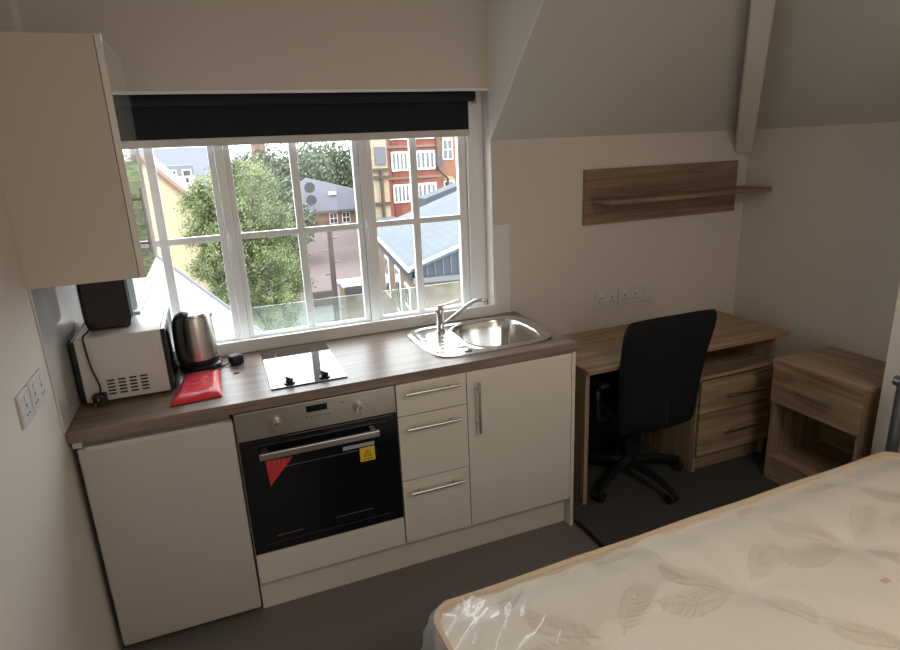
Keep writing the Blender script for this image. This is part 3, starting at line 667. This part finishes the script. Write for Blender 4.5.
for sx, xx in ((-1, 2.165), (1, 2.715)):
    b = B(); tube(b, smoothpath([(xx-sx*0.04, -0.22, 0.435), (xx+sx*0.010, -0.22, 0.45), (xx+sx*0.012, -0.235, 0.58), (xx, -0.27, 0.612)]), 0.014, 10)
    tube(b, smoothpath([(xx-sx*0.04, -0.46, 0.435), (xx+sx*0.010, -0.46, 0.45), (xx+sx*0.012, -0.45, 0.57), (xx, -0.42, 0.612)]), 0.014, 10)
    tube(b, [(xx, -0.45, 0.604), (xx, -0.24, 0.604)], 0.014, 8)
    ar = obj('armrest', b, 'blackpl', ch, smooth=True)
    obj('arm_pad', rbox(xx-0.028, xx+0.028, -0.50, -0.20, 0.608, 0.636, 0.011), 'blackpl', ar, smooth=True)
for a in (206, 278, 350, 62, 134):
    t = math.radians(a); dv = Vector((math.cos(t), math.sin(t), 0))
    b = B(); pts = [c0+dv*0.02+Vector((0, 0, 0.105)), c0+dv*0.16+Vector((0, 0, 0.098)), c0+dv*0.295+Vector((0, 0, 0.068))]
    tube(b, pts, [0.028, 0.023, 0.016], 8); lg = obj('leg', b, 'blackpl', ch, smooth=True)
    sd = Vector((-dv.y, dv.x, 0)); cc = c0+dv*0.295+Vector((0, 0, 0.0265))
    b = B(); cyl(b, cc-sd*0.024, cc-sd*0.006, 0.026, 20); cyl(b, cc+sd*0.006, cc+sd*0.024, 0.026, 20); cyl(b, cc, cc+Vector((0, 0, 0.045)), 0.010, 10); obj('castor', b, 'rubber', lg, smooth=True)

# ---------------------------------------------------------------- bed
bd = thing('bed_frame', 'grey tubular metal bed frame under the bare mattress', 'bed frame', (1.95, -2.05, 0.0))
hxp = 2.985
for yy in (-1.300, -2.80):
    b = B(); cyl(b, (hxp, yy, 0.0045), (hxp, yy, 0.785), 0.022, 20); obj('headboard_post', b, 'bedmetal', bd, smooth=True)
b = B(); cyl(b, (hxp, -1.268, 0.778), (hxp, -2.84, 0.778), 0.021, 18); cyl(b, (hxp, -1.300, 0.62), (hxp, -2.80, 0.62), 0.013, 14)
for k in range(9): cyl(b, (hxp, -1.47-k*0.145, 0.31), (hxp, -1.47-k*0.145, 0.79), 0.007, 10)
obj('headboard_rails', b, 'bedmetal', bd, smooth=True)
b = B(); box(b, 1.02, hxp, -1.44, -1.41, 0.235, 0.275); box(b, 1.02, hxp, -2.70, -2.67, 0.235, 0.275); box(b, 1.00, 1.03, -2.70, -1.43, 0.235, 0.275)
obj('side_rails', b, 'bedmetal', bd)
for lx in (1.03, 2.0):
    for ly in (-1.45, -2.68):
        b = B(); cyl(b, (lx, ly, 0.0 if lx < 1.95 else 0.0045), (lx, ly, 0.24), 0.018, 14); obj('leg', b, 'bedmetal', bd, smooth=True)
b = B()
for k in range(11): box(b, 1.09+k*0.18, 1.16+k*0.18, -2.68, -1.45, 0.268, 0.281)
obj('slats', b, 'oakY', bd)

mt = thing('mattress', 'bare cream damask mattress, still partly in clear plastic, on the bed', 'mattress', (0.965, -1.385, 0.282))
X0, X1, Y0, Y1, Z0, Z1 = 0.948, 2.925, -2.745, -1.385, 0.284, 0.520
tufts = []
for r, yy in enumerate((-1.70, -2.06, -2.42)):
    for k in range(5): tufts.append((1.34+k*0.45-(0.225 if r % 2 else 0), yy))
def mz(x, y):
    ex = min(x-X0, X1-x); ey = min(y-Y0, Y1-y); e = min(ex, ey)
    z = Z1-0.014+0.024*sstep(0, 0.14, e)
    for tx_, ty_ in tufts:
        d2 = (x-tx_)**2+(y-ty_)**2; z -= 0.022*math.exp(-d2/0.0045)+0.008*math.exp(-d2/0.03)
    for tx_, ty_ in tufts:   # creases between tufts
        dx, dy = x-tx_, y-ty_; rr = math.hypot(dx, dy)
        if rr < 0.30:
            an = math.atan2(dy, dx); z += 0.0030*math.cos(an*5+tx_*9)*math.exp(-((rr-0.09)/0.09)**2)
    z += 0.005*noise.noise(Vector((x*5, y*5, 0)))
    z += 0.0035*math.sin((x*0.9+y*0.35)*42+3*noise.noise(Vector((x*3, y*3, 4))))*math.exp(-max(0, ey)/0.07)
    return z
def rc(x, y, r=0.07):  # round the plan corners
    cx_ = min(max(x, X0+r), X1-r); cy_ = min(max(y, Y0+r), Y1-r); v = Vector((x-cx_, y-cy_))
    if abs(v.x) > 1e-6 and abs(v.y) > 1e-6:
        mlen = max(abs(v.x), abs(v.y)); v = v.normalized()*mlen; return cx_+v.x, cy_+v.y
    return x, y
b = B(); NX, NY = 150, 104; g = {}
for i in range(NX+1):
    for j in range(NY+1):
        x, y = X0+(X1-X0)*i/NX, Y0+(Y1-Y0)*j/NY; px, py = rc(x, y); g[i, j] = b.verts.new((px, py, mz(px, py) if 0 < i < NX and 0 < j < NY else Z1-0.014))
for i in range(NX):
    for j in range(NY): b.faces.new((g[i, j], g[i+1, j], g[i+1, j+1], g[i, j+1]))
loop = [(i, 0) for i in range(NX)]+[(NX, j) for j in range(NY)]+[(i, NY) for i in range(NX, 0, -1)]+[(0, j) for j in range(NY, 0, -1)]
prev = [g[k] for k in loop]; cen = Vector(((X0+X1)/2, (Y0+Y1)/2, 0))
for t in (0.12, 0.35, 0.65, 0.88, 1.0):
    bul = 0.012*math.sin(t*PI); cur = []
    for k in loop:
        c_ = g[k].co; dx = (1 if k[0] == NX else -1 if k[0] == 0 else 0); dy = (1 if k[1] == NY else -1 if k[1] == 0 else 0)
        cur.append(b.verts.new((c_.x+dx*bul, c_.y+dy*bul, (Z1-0.014)*(1-t)+Z0*t)))
    for q in range(len(loop)): b.faces.new((prev[q], prev[(q+1) % len(loop)], cur[(q+1) % len(loop)], cur[q]))
    prev = cur
b.faces.new(prev)
peri = [Vector(rc(X0+(X1-X0)*i/NX, Y0+(Y1-Y0)*j/NY)) for i, j in loop]
obj('mattress_body', b, 'mattress', mt, smooth=True)
for nm, zz in (('upper_piping', Z1-0.010), ('lower_piping', Z0+0.012)):
    b = B(); pp = [(p.x, p.y, zz+0.0015*math.sin(i*0.35)) for i, p in enumerate(peri[::2])]; tube(b, pp+[pp[0]], 0.0085, 8); obj(nm, b, 'piping', mt, smooth=True)
# woven leaf sprays
lf = B()
def frond(cx_, cy_, ang, L, n=11, wd=0.30):
    ca, sa = math.cos(ang), math.sin(ang)
    def P(u, v): 
        x = cx_+ca*u-sa*v; y = cy_+sa*u+ca*v
        x = min(max(x, X0+0.03), X1-0.03); y = min(max(y, Y0+0.03), Y1-0.03)
        return (x, y, mz(x, y)+0.0012)
    def bend(t): return 0.16*L*math.sin(t*PI*0.9)
    prev_ = None
    for k in range(n*2+1):
        t = k/(n*2); w_ = 0.0035*(1-t)+0.001
        a, c = lf.verts.new(P(t*L, bend(t)-w_)), lf.verts.new(P(t*L, bend(t)+w_))
        if prev_: lf.faces.new((prev_[0], a, c, prev_[1]))
        prev_ = (a, c)
    for k in range(n):
        t = 0.10+0.88*k/n; ll = L*wd*math.sin(PI*(0.20+0.75*t))*1.0
        for sgn in (1, -1):
            ux, uy = math.cos(0.75), math.sin(0.75)*sgn
            p0 = (t*L, bend(t)); q = lambda a_, s2: P(p0[0]+ux*a_*ll-uy*s2*0.0065, p0[1]+uy*a_*ll+ux*s2*0.0065*1)
            v = [lf.verts.new(x_) for x_ in (q(0, 0), q(0.35, 1), q(0.75, 0.8), q(1, 0), q(0.7, -0.7), q(0.35, -1))]; lf.faces.new(v)
for tx_, ty_ in tufts:
    for a, L_ in ((2.30, 0.20), (2.95, 0.24), (0.35, 0.20), (4.9, 0.15)): frond(tx_+0.04*math.cos(a), ty_+0.04*math.sin(a), a+random.uniform(-0.15, 0.15), L_)
for x_, y_, a in ((1.12, -1.50, 0.6), (1.60, -1.44, 2.6), (2.05, -1.45, 0.4), (2.5, -1.46, 2.7), (1.15, -1.66, 5.5)): frond(x_, y_, a, 0.15)
o = obj('leaf_pattern', lf, 'leafpat', mt, world=True, label='beige woven leaf sprays')
b = bx(2.13, 2.155, -1.865, -1.850, mz(2.14, -1.86)-0.002, mz(2.14, -1.86)+0.002); obj('pink_tag', b, 'pinkpat', mt, label='small pink tag')
b = B(); g2 = {}; FX, FY = 150, 90
for i in range(FX+1):
    for j in range(FY+1):
        ly = 0.34-0.12*(i/FX)+0.02*math.sin(i*0.13)
        x, y = X0+0.006+0.70*i/FX, Y1-0.004-ly*j/FY; px, py = rc(x, y)
        n1 = noise.noise(Vector((px*4+2, py*9, 7))); n2 = noise.noise(Vector(((px*0.8-py)*13, (px+py)*3.0, 2)))
        rid = max(0, 1-abs(n2)*6)**2
        g2[i, j] = b.verts.new((px, py, mz(px, py)+0.0035+0.0020*n1+0.0050*rid*(0.4+0.6*(n1 > 0))+0.001))
for i in range(FX):
    for j in range(FY): b.faces.new((g2[i, j], g2[i+1, j], g2[i+1, j+1], g2[i, j+1]))
obj('plastic_film', b, 'film', mt, smooth=True, label='creased clear plastic film lying over the corner')
# clear plastic wrap around the near-left corner and along the edge
b = B(); WN = 90; WJ = 12; gw = {}
cpath = [p for p in peri if (p.x < X0+0.36 and p.y > Y1-0.30) or (p.x < X0+0.05 and p.y > Y1-0.75)]
cpath.sort(key=lambda p: math.atan2(p.y-(Y1-0.35), p.x-(X0+0.5)))
ths = [math.atan2(p.y-(Y1-0.35), p.x-(X0+0.5)) % (2*PI) for p in cpath]
order = sorted(range(len(cpath)), key=lambda i: ths[i]); cpath = [cpath[i] for i in order]
for i, p in enumerate(cpath):
    out = Vector((p.x-(X0+0.45), p.y-(Y1-0.40))).normalized(); 
    if p.x < X0+0.01: out = Vector((-1, 0))
    if p.y > Y1-0.01: out = Vector((0, 1))
    for j in range(WJ+1):
        t = j/WJ
        cornerf = math.exp(-((p-Vector((X0, Y1))).length/0.22)**2)
        n1 = noise.noise(Vector((p.x*22, p.y*22, t*5))); n2 = noise.noise(Vector((p.x*60, p.y*60, t*14+3)))
        off = 0.014+0.040*cornerf*math.sin(min(1, t*1.3)*PI*0.6)+0.012*n1+0.005*n2
        z = Z1+0.004-t*0.30
        if j == 0: off = 0.006; z = Z1-0.004
        q = p+out*off; gw[i, j] = b.verts.new((q.x, q.y, z+0.006*n1*(j > 0)))
for i in range(len(cpath)-1):
    if (cpath[i+1]-cpath[i]).length > 0.08: continue
    for j in range(WJ): b.faces.new((gw[i, j], gw[i+1, j], gw[i+1, j+1], gw[i, j+1]))
obj('plastic_wrap', b, 'plastic_wrap', mt, smooth=True, label='crumpled clear plastic wrapping at the corner')

mt.rotation_euler = (0, 0, math.radians(1.5))
# ---------------------------------------------------------------- outside
GZ = -5.5
yd = B(); box(yd, -60, 120, 0.5, 200, GZ-0.3, GZ); tag(obj('street_ground', yd, 'ground'), 'grey tarmac ground far below between the buildings', 'ground'); bpy.data.objects['street_ground']['kind'] = 'stuff'
tag(obj('brick_yard', bx(3.5, 13.0, 28, 56.0, GZ-0.01, GZ+0.006), 'yard'), 'pinkish tarmac yard in front of the hipped-roof house', 'yard')
# adjoining slate roof, lower left
nr = thing('slate_roof', 'pale slate roof sloping away right below the left window', 'roof', (-0.3, 3.2, -5.5))
def sl(x): return 0.52-1.05*(x+0.19)
b = B(); pts = [(-0.95, sl(-0.95)), (1.25, sl(1.25)), (1.25, sl(1.25)-0.07), (-0.95, sl(-0.95)-0.07)]
prism(b, pts, 'y', 0.45, 6.0)
# object coordinates of the slates run in the slope plane
me_rot = Matrix.Rotation(math.atan(1.05), 4, 'Y')
o = obj('slates', b, 'slate', nr, world=False)
o.data.transform(me_rot.inverted()); o.matrix_local = Matrix.Translation((0, 0, 0))
o.parent = nr; o.matrix_parent_inverse = Matrix.Identity(4); o.matrix_local = Matrix.Translation((0.3, -3.2, 5.5))@me_rot
b = B(); prism(b, [(-0.95, sl(-0.95)-0.08), (-0.95, GZ), (1.1, GZ), (1.1, sl(1.1)-0.08)], 'y', 0.7, 5.9); obj('brick_wall', b, 'tanbrick', nr)
b = B(); tube(b, [(-0.95, 6.0, sl(-0.95)+0.01), (1.25, 6.0, sl(1.25)+0.01)], 0.035, 8); obj('verge', b, 'lead', nr)
b = B(); prism(b, [(-0.95, sl(-0.95)-0.0), (-0.95, GZ), (-2.4, GZ), (-2.4, sl(-0.95)-1.4)], 'y', 0.7, 5.9); obj('far_slope', b, 'lead', nr)

# cream gable building
cb = thing('cream_building', 'cream rendered gable building behind the slate roof', 'building', (-0.5, 14, GZ))
D = 16.5; yy = D-2.717
def dx(px, pz, D=D): return (0.543+px*D, 1.744+pz*D)
A_ = dx(-0.085, 0.006); B_ = dx(0.02, -0.100); 
b = B(); prism(b, [(A_[0]-2.2, A_[1]-2.0), A_, (B_[0]+0.4, B_[1]-0.55), (B_[0]+0.4, GZ), (A_[0]-2.2, GZ)], 'y', yy, yy+5); obj('gable_wall', b, 'creamwall', cb)
b = B(); tube(b, [(A_[0]-0.02, yy-0.05, A_[1]+0.04), (B_[0]+0.4, yy-0.05, B_[1]-0.50)], 0.08, 6); tube(b, [(A_[0], yy-0.05, A_[1]+0.04), (A_[0]-2.2, yy-0.05, A_[1]-1.96)], 0.08, 6); obj('coping', b, 'coping', cb)
# grey roof block with a balcony dormer behind it
gb = thing('grey_roofed_block', 'distant block with blue-grey roof and small white balcony, upper left', 'building', (0, 27, GZ))
D = 30; yy = D-2.717
a, c = dx(-0.12, 0.020, D), dx(0.035, -0.035, D)
b = B(); prism(b, [(yy, -0.0), (yy+6, 2.35), (yy+6, GZ), (yy, GZ)], 'x', a[0], c[0]); obj('roof', b, 'slate3', gb)
b = B(); p, q = dx(-0.060, -0.008, D), dx(-0.016, -0.012, D); box(b, p[0], q[0], yy-0.3, yy+1.5, 0.55, 1.50); obj('dormer', b, 'lead', gb)
b = B()
for k in range(8): box(b, p[0]+k*(q[0]-p[0])/7-0.03, p[0]+k*(q[0]-p[0])/7+0.03, yy-0.8, yy-0.74, 0.45, 1.0)
box(b, p[0], q[0], yy-0.82, yy-0.72, 0.98, 1.05); box(b, p[0], q[0], yy-0.82, yy-0.3, 0.40, 0.47)
obj('balcony_railing', b, 'upvc', gb)
for k in range(2):
    x_ = p[0]+0.25+k*0.6; f = obj('window', bx(x_, x_+0.4, yy-0.34, yy-0.3, 0.70, 1.32), 'upvc', gb); obj('pane', bx(x_+0.05, x_+0.35, yy-0.36, yy-0.34, 0.75, 1.27), 'winglass', f)

def house_window(par, x0, x1, z0, z1, y, nv=2, nh=2, fm='upvc'):
    w_ = (x1-x0); t = w_*0.09
    f = B(); box(f, x0, x1, y-0.06, y+0.02, z0, z1); f = obj('window', f, fm, par)
    for i in range(nv):
        for j in range(nh):
            a0 = x0+t+(w_-t)*i/nv; a1 = x0+(w_-t)*(i+1)/nv; c0_ = z0+t+(z1-z0-t)*j/nh; c1 = z0+(z1-z0-t)*(j+1)/nh
            obj('pane', bx(a0, a1, y-0.075, y-0.06, c0_, c1), 'winglass', f)
    return f
def house_window_y(par, y0, y1, z0, z1, x, nv=2, nh=2):
    w_ = (y1-y0); t = w_*0.1
    f = obj('window', bx(x-0.025, x+0.02, y0, y1, z0, z1), 'upvc', par)
    for i in range(nv):
        for j in range(nh):
            a0 = y0+t+(w_-t)*i/nv; a1 = y0+(w_-t)*(i+1)/nv; c0_ = z0+t+(z1-z0-t)*j/nh; c1 = z0+(z1-z0-t)*(j+1)/nh
            obj('pane', bx(x-0.032, x-0.025, a0, a1, c0_, c1), 'winglass', f)

# hipped house in the distance
hh = thing('hipped_roof_house', 'low orange-brick house with grey hipped roof beyond the yard', 'house', (12, 60, GZ))
b = B(); ez = -3.62; ap = (9.65, 60.0, -0.55)
xw0, xw1, yw0, yw1 = 6.6, 20.5, 57.0, 66.0
v = [b.verts.new(p) for p in ((xw0, yw0, ez), (xw1, yw0, ez), (xw1, yw1, ez), (xw0, yw1, ez), ap, (9.65+0.3, 61.5, -0.55))]
v2 = b.verts.new((19.6, 61.0, -3.5))
for f in ((0, 1, 4), (0, 4, 3), (3, 4, 5), (4, 1, 5), (1, 2, 5), (2, 3, 5), (3, 2, 1, 0)): b.faces.new([v[i] for i in f])
b.verts.remove(v2); obj('roof', b, 'slate3', hh)
obj('walls', bx(9.2, xw1-0.3, yw0+0.3, yw1-0.3, GZ, ez), 'orangebrick', hh)
obj('gutter', bx(8.9, xw1, yw0-0.15, yw0, ez-0.22, ez+0.02), 'lead', hh)
house_window(hh, 11.25, 12.05, -4.95, -3.92, yw0+0.3); house_window(hh, 12.5, 13.3, -4.95, -3.92, yw0+0.3)
obj('roof_light', bx(11.6, 12.3, 58.1, 58.7, -2.25, -1.95), 'upvc', hh)
for i, (px, pz) in enumerate(((0.1515, -0.0515), (0.1520, -0.0715))):
    D = 58.5; x_, z_ = dx(px, pz, D)
    t = thing('satellite_dish', ('upper' if i == 0 else 'lower')+' of two round mesh satellite dishes on the grey roof', 'satellite dish', (x_, D-2.717, z_-0.5), 0, 'satellite dishes on the grey roof')
    b = B()
    for r in (0.18, 0.34, 0.48):
        pts = [(x_+r*math.cos(2*PI*k/24), D-2.717-0.10+0.25*(0.5-r)**2, z_+r*math.sin(2*PI*k/24)) for k in range(25)]; tube(b, pts, 0.035, 5)
    for k in range(4):
        a = PI*k/4; tube(b, [(x_-0.48*math.cos(a), D-2.717, z_-0.48*math.sin(a)), (x_, D-2.717+0.05, z_), (x_+0.48*math.cos(a), D-2.717, z_+0.48*math.sin(a))], 0.03, 5)
    box(b, x_-0.42, x_+0.42, D-2.66, D-2.64, z_-0.40, z_+0.40) if False else None
    lathe(b2 := B(), [(0.0, 0), (0.47, 0.06), (0.47, 0.08), (0.0, 0.02)], (0, 0, 0), 24)
    bmesh.ops.transform(b2, matrix=Matrix.Translation((x_, D-2.6, z_))@Matrix.Rotation(PI/2, 4, 'X'), verts=b2.verts)
    obj('dish', b2, 'dish', t); obj('mesh_ribs', b, 'lead', t)
    b = B(); tube(b, [(x_, D-2.6, z_), (x_, D-1.6, z_-0.30), (x_, D+0.8, z_-0.5)], 0.04, 6); obj('mount_arm', b, 'dish', t)

# telegraph pole
tpz = 1.744-0.122*21
tg = thing('telegraph_pole', 'dark wooden telegraph pole with climbing rungs in the yard', 'pole', (4.19, 18.3, GZ))
b = B(); tube(b, [(4.19, 18.3, GZ), (4.25, 18.3, tpz)], [0.115, 0.085], 12); obj('pole', b, 'polewood', tg, smooth=True)
for k in range(8):
    z_ = -1.1-k*0.42; sx = -1 if k % 2 else 1; b = B(); tube(b, [(4.23, 18.3, z_), (4.23+sx*0.26, 18.3, z_+0.02)], 0.03, 6); obj('rung', b, 'lead', tg)
tag(obj('yard_wall', bx(4.3, 5.7, 26.6, 26.9, GZ, 1.744-0.222*29.4), 'stonedk'), 'low dark wall by the yard behind the pole', 'wall')
# small brick shed with white roof
shd = thing('brick_shed', 'small tan brick shed with a flat white roof by the yard', 'shed', (5.6, 23, GZ))
D = 25; zt_ = 1.744-0.220*D
obj('walls', bx(5.36, 6.6, D-2.717, D-1.5, GZ, zt_-0.02), 'tanbrick', shd)
b = B(); box(b, 5.29, 6.7, D-2.9, D-1.4, zt_-0.02, zt_+0.08); obj('roof', b, 'upvc', shd)
obj('fascia', bx(5.30, 6.69, D-2.95, D-2.905, zt_-0.26, zt_+0.04), 'dish', shd)

# long brick building with slate roof, right
lb = thing('long_brick_building', 'long tan brick building with pale slate roof, right of the window', 'building', (5.27, 12.28, GZ))
xe, ye0, ye1, ze_ = 5.30, 12.28, 20.8, -1.20; pit = 0.36; xr_ = 9.6
b = B(); prism(b, [(xe-0.12, ze_-pit*0.12), (xr_, ze_+pit*(xr_-xe)), (xr_, ze_+pit*(xr_-xe)-0.12), (xe-0.12, ze_-pit*0.12-0.12)], 'y', ye0-0.12, ye1+0.2)
obj('roof', b, 'slate2', lb)
b = B(); tube(b, [(xe-0.14, ye0-0.13, ze_-0.05), (xr_, ye0-0.13, ze_+pit*(xr_-xe)-0.0)], 0.045, 6); obj('verge', b, 'upvc', lb)
b = B(); tube(b, [(xe-0.16, ye0-0.13, ze_-0.10), (xe-0.16, ye1+0.2, ze_-0.10)], 0.05, 8); obj('gutter', b, 'upvc', lb)
obj('fascia', bx(xe-0.10, xe-0.05, ye0, ye1, ze_-0.42, ze_-0.17), 'boards', lb)
b = B(); prism(b, [(xe, ze_-0.14), (xr_, ze_+pit*(xr_-xe)-0.14), (xr_, -1.52), (xe, -1.52)], 'y', ye0, ye0+0.1); bd_ = obj('gable_boarding', b, 'boards', lb)
b = B()
for k in range(18): 
    x_ = xe+0.12+k*0.22; zz = ze_+pit*(x_-xe)-0.16; box(b, x_, x_+0.025, ye0-0.03, ye0, -1.50, max(zz, -1.49))
obj('board_battens', b, 'lead', bd_)
obj('ledge', bx(xe-0.05, xr_, ye0-0.14, ye0, -1.66, -1.53), 'lead', lb)
obj('end_wall', bx(xe+0.0, xr_, ye0, ye0+0.25, GZ, -1.66), 'tanbrick', lb)
obj('side_wall', bx(xe, xe+0.25, ye0+0.25, ye1, GZ, ze_-0.14), 'tanbricky', lb)
for y0_, y1_, z0_, z1_ in ((13.05, 13.85, -3.20, -1.95), (14.75, 15.65, -4.6, -1.75), (17.2, 18.1, -3.2, -1.8)  ): house_window_y(lb, y0_, y1_, z0_, z1_, xe-0.01, 2, 2)
lb.rotation_euler = (0, 0, -math.radians(7.8))
# dark gabled roof piece behind the ridge
D = 27; t1, t2, t3, t4 = dx(0.345, -0.083, D), dx(0.43, -0.057, D), dx(0.48, -0.09, D), dx(0.48, -0.057, D)
b = B(); prism(b, [(t1[0], t1[1]), (t2[0], t2[1]), (t4[0], t4[1]), (t3[0], GZ), (t1[0], GZ)], 'y', D-2.717, D-1.6)
tag(obj('dark_gable', b, 'boards'), 'dark grey gable rising behind the long slate roof', 'gable')

# red brick building
rb = thing('red_brick_building', 'tall red brick building with rows of white windows', 'building', (20, 44, GZ))
D = 46; yy = D-2.717
def RX(px): return 0.543+px*D
def RZ(pz): return 1.744+pz*D
obj('walls', bx(RX(0.272), RX(0.372), yy, yy+10, GZ, RZ(0.12)), 'redbrick', rb)
obj('orange_wing', bx(RX(0.3725), RX(0.52), yy+0.6, yy+10, GZ, RZ(0.12)), 'orangebrick2', rb)
for pz in (0.0055, -0.045): obj('string_course', bx(RX(0.268), RX(0.374), yy-0.18, yy, RZ(pz)-0.12, RZ(pz)+0.05), 'coping', rb)
for pa, pb in ((0.291, 0.303), (0.334, 0.346)): obj('pier', bx(RX(pa), RX(pb), yy-0.10, yy, GZ, RZ(0.12)), 'redbrickdark', rb)
for z0_, z1_ in ((RZ(-0.034), RZ(-0.003)), (RZ(-0.086), RZ(-0.056)), (RZ(0.016), RZ(0.045))):
    house_window(rb, RX(0.289), RX(0.318), z0_, z1_, yy-0.12, 4, 1); house_window(rb, RX(0.331), RX(0.366), z0_, z1_, yy-0.12, 4, 1)
for z0_, z1_ in ((RZ(-0.020), RZ(0.014)), (RZ(-0.080), RZ(-0.056))):
    f = house_window(rb, RX(0.386), RX(0.405), z0_, z1_, yy+0.58, 2, 2)
    b = B(); prism(b, [(RX(0.3955)+0.5*math.cos(PI*k/8), z1_+0.38*math.sin(PI*k/8)) for k in range(9)], 'y', yy+0.50, yy+0.6); obj('arch_head', b, 'stone', f)
b = B(); tube(b, [(RX(0.370), yy-0.2, RZ(0.10)), (RX(0.370), yy-0.2, RZ(-0.034)), (RX(0.392), yy+0.3, RZ(-0.052)), (RX(0.392), yy+0.4, GZ)], 0.10, 6); obj('drainpipe', b, 'dish', rb)
obj('vent_box', bx(RX(0.366), RX(0.376), yy-0.6, yy-0.1, RZ(-0.030), RZ(-0.012)), 'dish', rb)
# stone church-like building
cs_ = thing('stone_building', 'cream stone building with buttresses left of the red brick one', 'building', (11.5, 37, GZ))
D = 40; yy = D-2.717
obj('wall', bx(0.543+0.252*D, 0.543+0.283*D, yy, yy+5, GZ, 1.744+0.06*D), 'stone', cs_)
obj('leaded_window', bx(0.543+0.262*D, 0.543+0.280*D, yy-0.15, yy, 1.744-0.022*D, 1.744+0.006*D), 'slate3', cs_)
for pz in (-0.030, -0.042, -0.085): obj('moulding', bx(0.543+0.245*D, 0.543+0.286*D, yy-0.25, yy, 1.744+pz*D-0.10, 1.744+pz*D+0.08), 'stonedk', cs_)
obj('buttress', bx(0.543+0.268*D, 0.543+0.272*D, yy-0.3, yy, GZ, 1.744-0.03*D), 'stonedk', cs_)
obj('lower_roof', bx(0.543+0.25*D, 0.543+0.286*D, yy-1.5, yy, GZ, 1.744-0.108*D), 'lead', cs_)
# distant chimney
D = 70; b = B(); x_, z_ = dx(0.081, 0.0, D); box(b, x_-0.7, x_+0.7, D-3, D-1.5, GZ, z_+1.45); tag(obj('chimney_stack', b, 'coping'), 'distant reddish chimney stack above the trees', 'chimney')

# trees
def tree(name, label, cx_, cy_, base, lobes, n, size, lm, trunk_r, group=None, seed=1):
    rnd = random.Random(seed); t = thing(name, label, 'tree', (cx_, cy_, GZ), 0, group)
    b = B(); top = max(l[2] for l in lobes); tube(b, smoothpath([(cx_, cy_, GZ), (cx_+0.05, cy_, base), (cx_-0.03, cy_, (base+top)/2), (cx_, cy_, top)]), [trunk_r*(1-0.8*k/18) for k in range(19)], 9)
    for l in lobes: tube(b, smoothpath([(cx_, cy_, max(base-0.5, l[2]-1.6*l[3])), ((cx_+l[0])/2, (cy_+l[1])/2, l[2]-0.5*l[3]), (l[0], l[1], l[2])]), [trunk_r*0.35*(1-0.8*k/12) for k in range(13)], 6)
    obj('trunk', b, 'bark', t, smooth=True)
    cs2 = size*3.5 if size > 0.1 else 0.065
    b = B(); tot = sum(l[3]**2 for l in lobes)
    for l in lobes:
        cl_ = []
        for _ in range(int(n*l[3]**2/tot)):
            v = Vector((rnd.gauss(0, 1), rnd.gauss(0, 1), rnd.gauss(0, 1))).normalized(); rr = l[3]*(0.45+0.6*rnd.random()**0.6)
            rr *= 0.78+0.38*noise.noise(v*2.2+Vector((l[0], l[1], 0)))+0.15
            p = Vector((l[0]+v.x*rr, l[1]+v.y*rr, l[2]+v.z*rr*l[4]))
            if rnd.random() < 0.99 and cl_:
                q_ = cl_[rnd.randrange(len(cl_))]; p = q_+Vector((rnd.gauss(0, 1), rnd.gauss(0, 1), rnd.gauss(0, 1.25)-0.4))*cs2
            else: cl_.append(p)
            s_ = size*(0.6+0.8*rnd.random()); ax = Vector((rnd.gauss(0, 1), rnd.gauss(0, 1), rnd.gauss(0, 1))).normalized(); a = ax.orthogonal().normalized(); c_ = ax.cross(a)
            b.faces.new([b.verts.new(p+a*s_), b.verts.new(p+c_*s_*0.5), b.verts.new(p-a*s_), b.verts.new(p-c_*s_*0.5)])
    o = obj('foliage', b, lm, t)
    return t
tree('birch_tree', 'feathery light green tree just beyond the slate roof', 1.35, 10.0, -2.6,
     [(1.15, 10.0, 0.95, 0.72, 1.1), (0.30, 10.1, 0.85, 0.36, 1.0), (0.72, 10.0, 1.25, 0.42, 1.0),  (0.70, 10.1, 0.75, 0.62, 1.1), (1.50, 10.0, 0.30, 0.60, 1.1), (0.85, 9.9, 0.0, 0.75, 1.0), (1.5, 10.0, -0.45, 0.85, 1.0), (1.85, 10.1, -0.75, 0.45, 0.9), (0.75, 10, -0.85, 0.62, 0.9), (1.35, 10, -1.45, 0.70, 0.8), (0.35, 10, 0.35, 0.42, 0.8), (0.25, 10.1, -0.35, 0.35, 0.7)], 95000, 0.022, 'leaf', 0.10, seed=3)
k = 0
for x_, y_, zt_, r_, lab in ((6.2, 66, 0.5, 3.2, 'dark tree left behind the hipped-roof house'), (11.0, 68, 1.8, 4.4, 'large rounded tree directly behind the hipped-roof house'), (16.2, 69, 1.2, 4.4, 'tree right behind the hipped-roof house'), (2.6, 48, 0.2, 2.8, 'mid-distance tree behind the birch'), (4.2, 40, -1.0, 1.7, 'bushy tree between the birch and the house')):
    k += 1
    tree('broadleaf_tree', lab, x_, y_, -4.0, [(x_, y_, zt_-0.6*r_, r_, 1.0), (x_-0.6*r_, y_, zt_-1.2*r_, r_*0.7, 1), (x_+0.6*r_, y_+0.2, zt_-1.1*r_, r_*0.75, 1), (x_+0.1*r_, y_, zt_-1.6*r_, r_*0.8, 1)], 34000, 0.20 if y_ > 50 else 0.13, 'leaf2', 0.3, group='trees beyond the yard', seed=10+k)
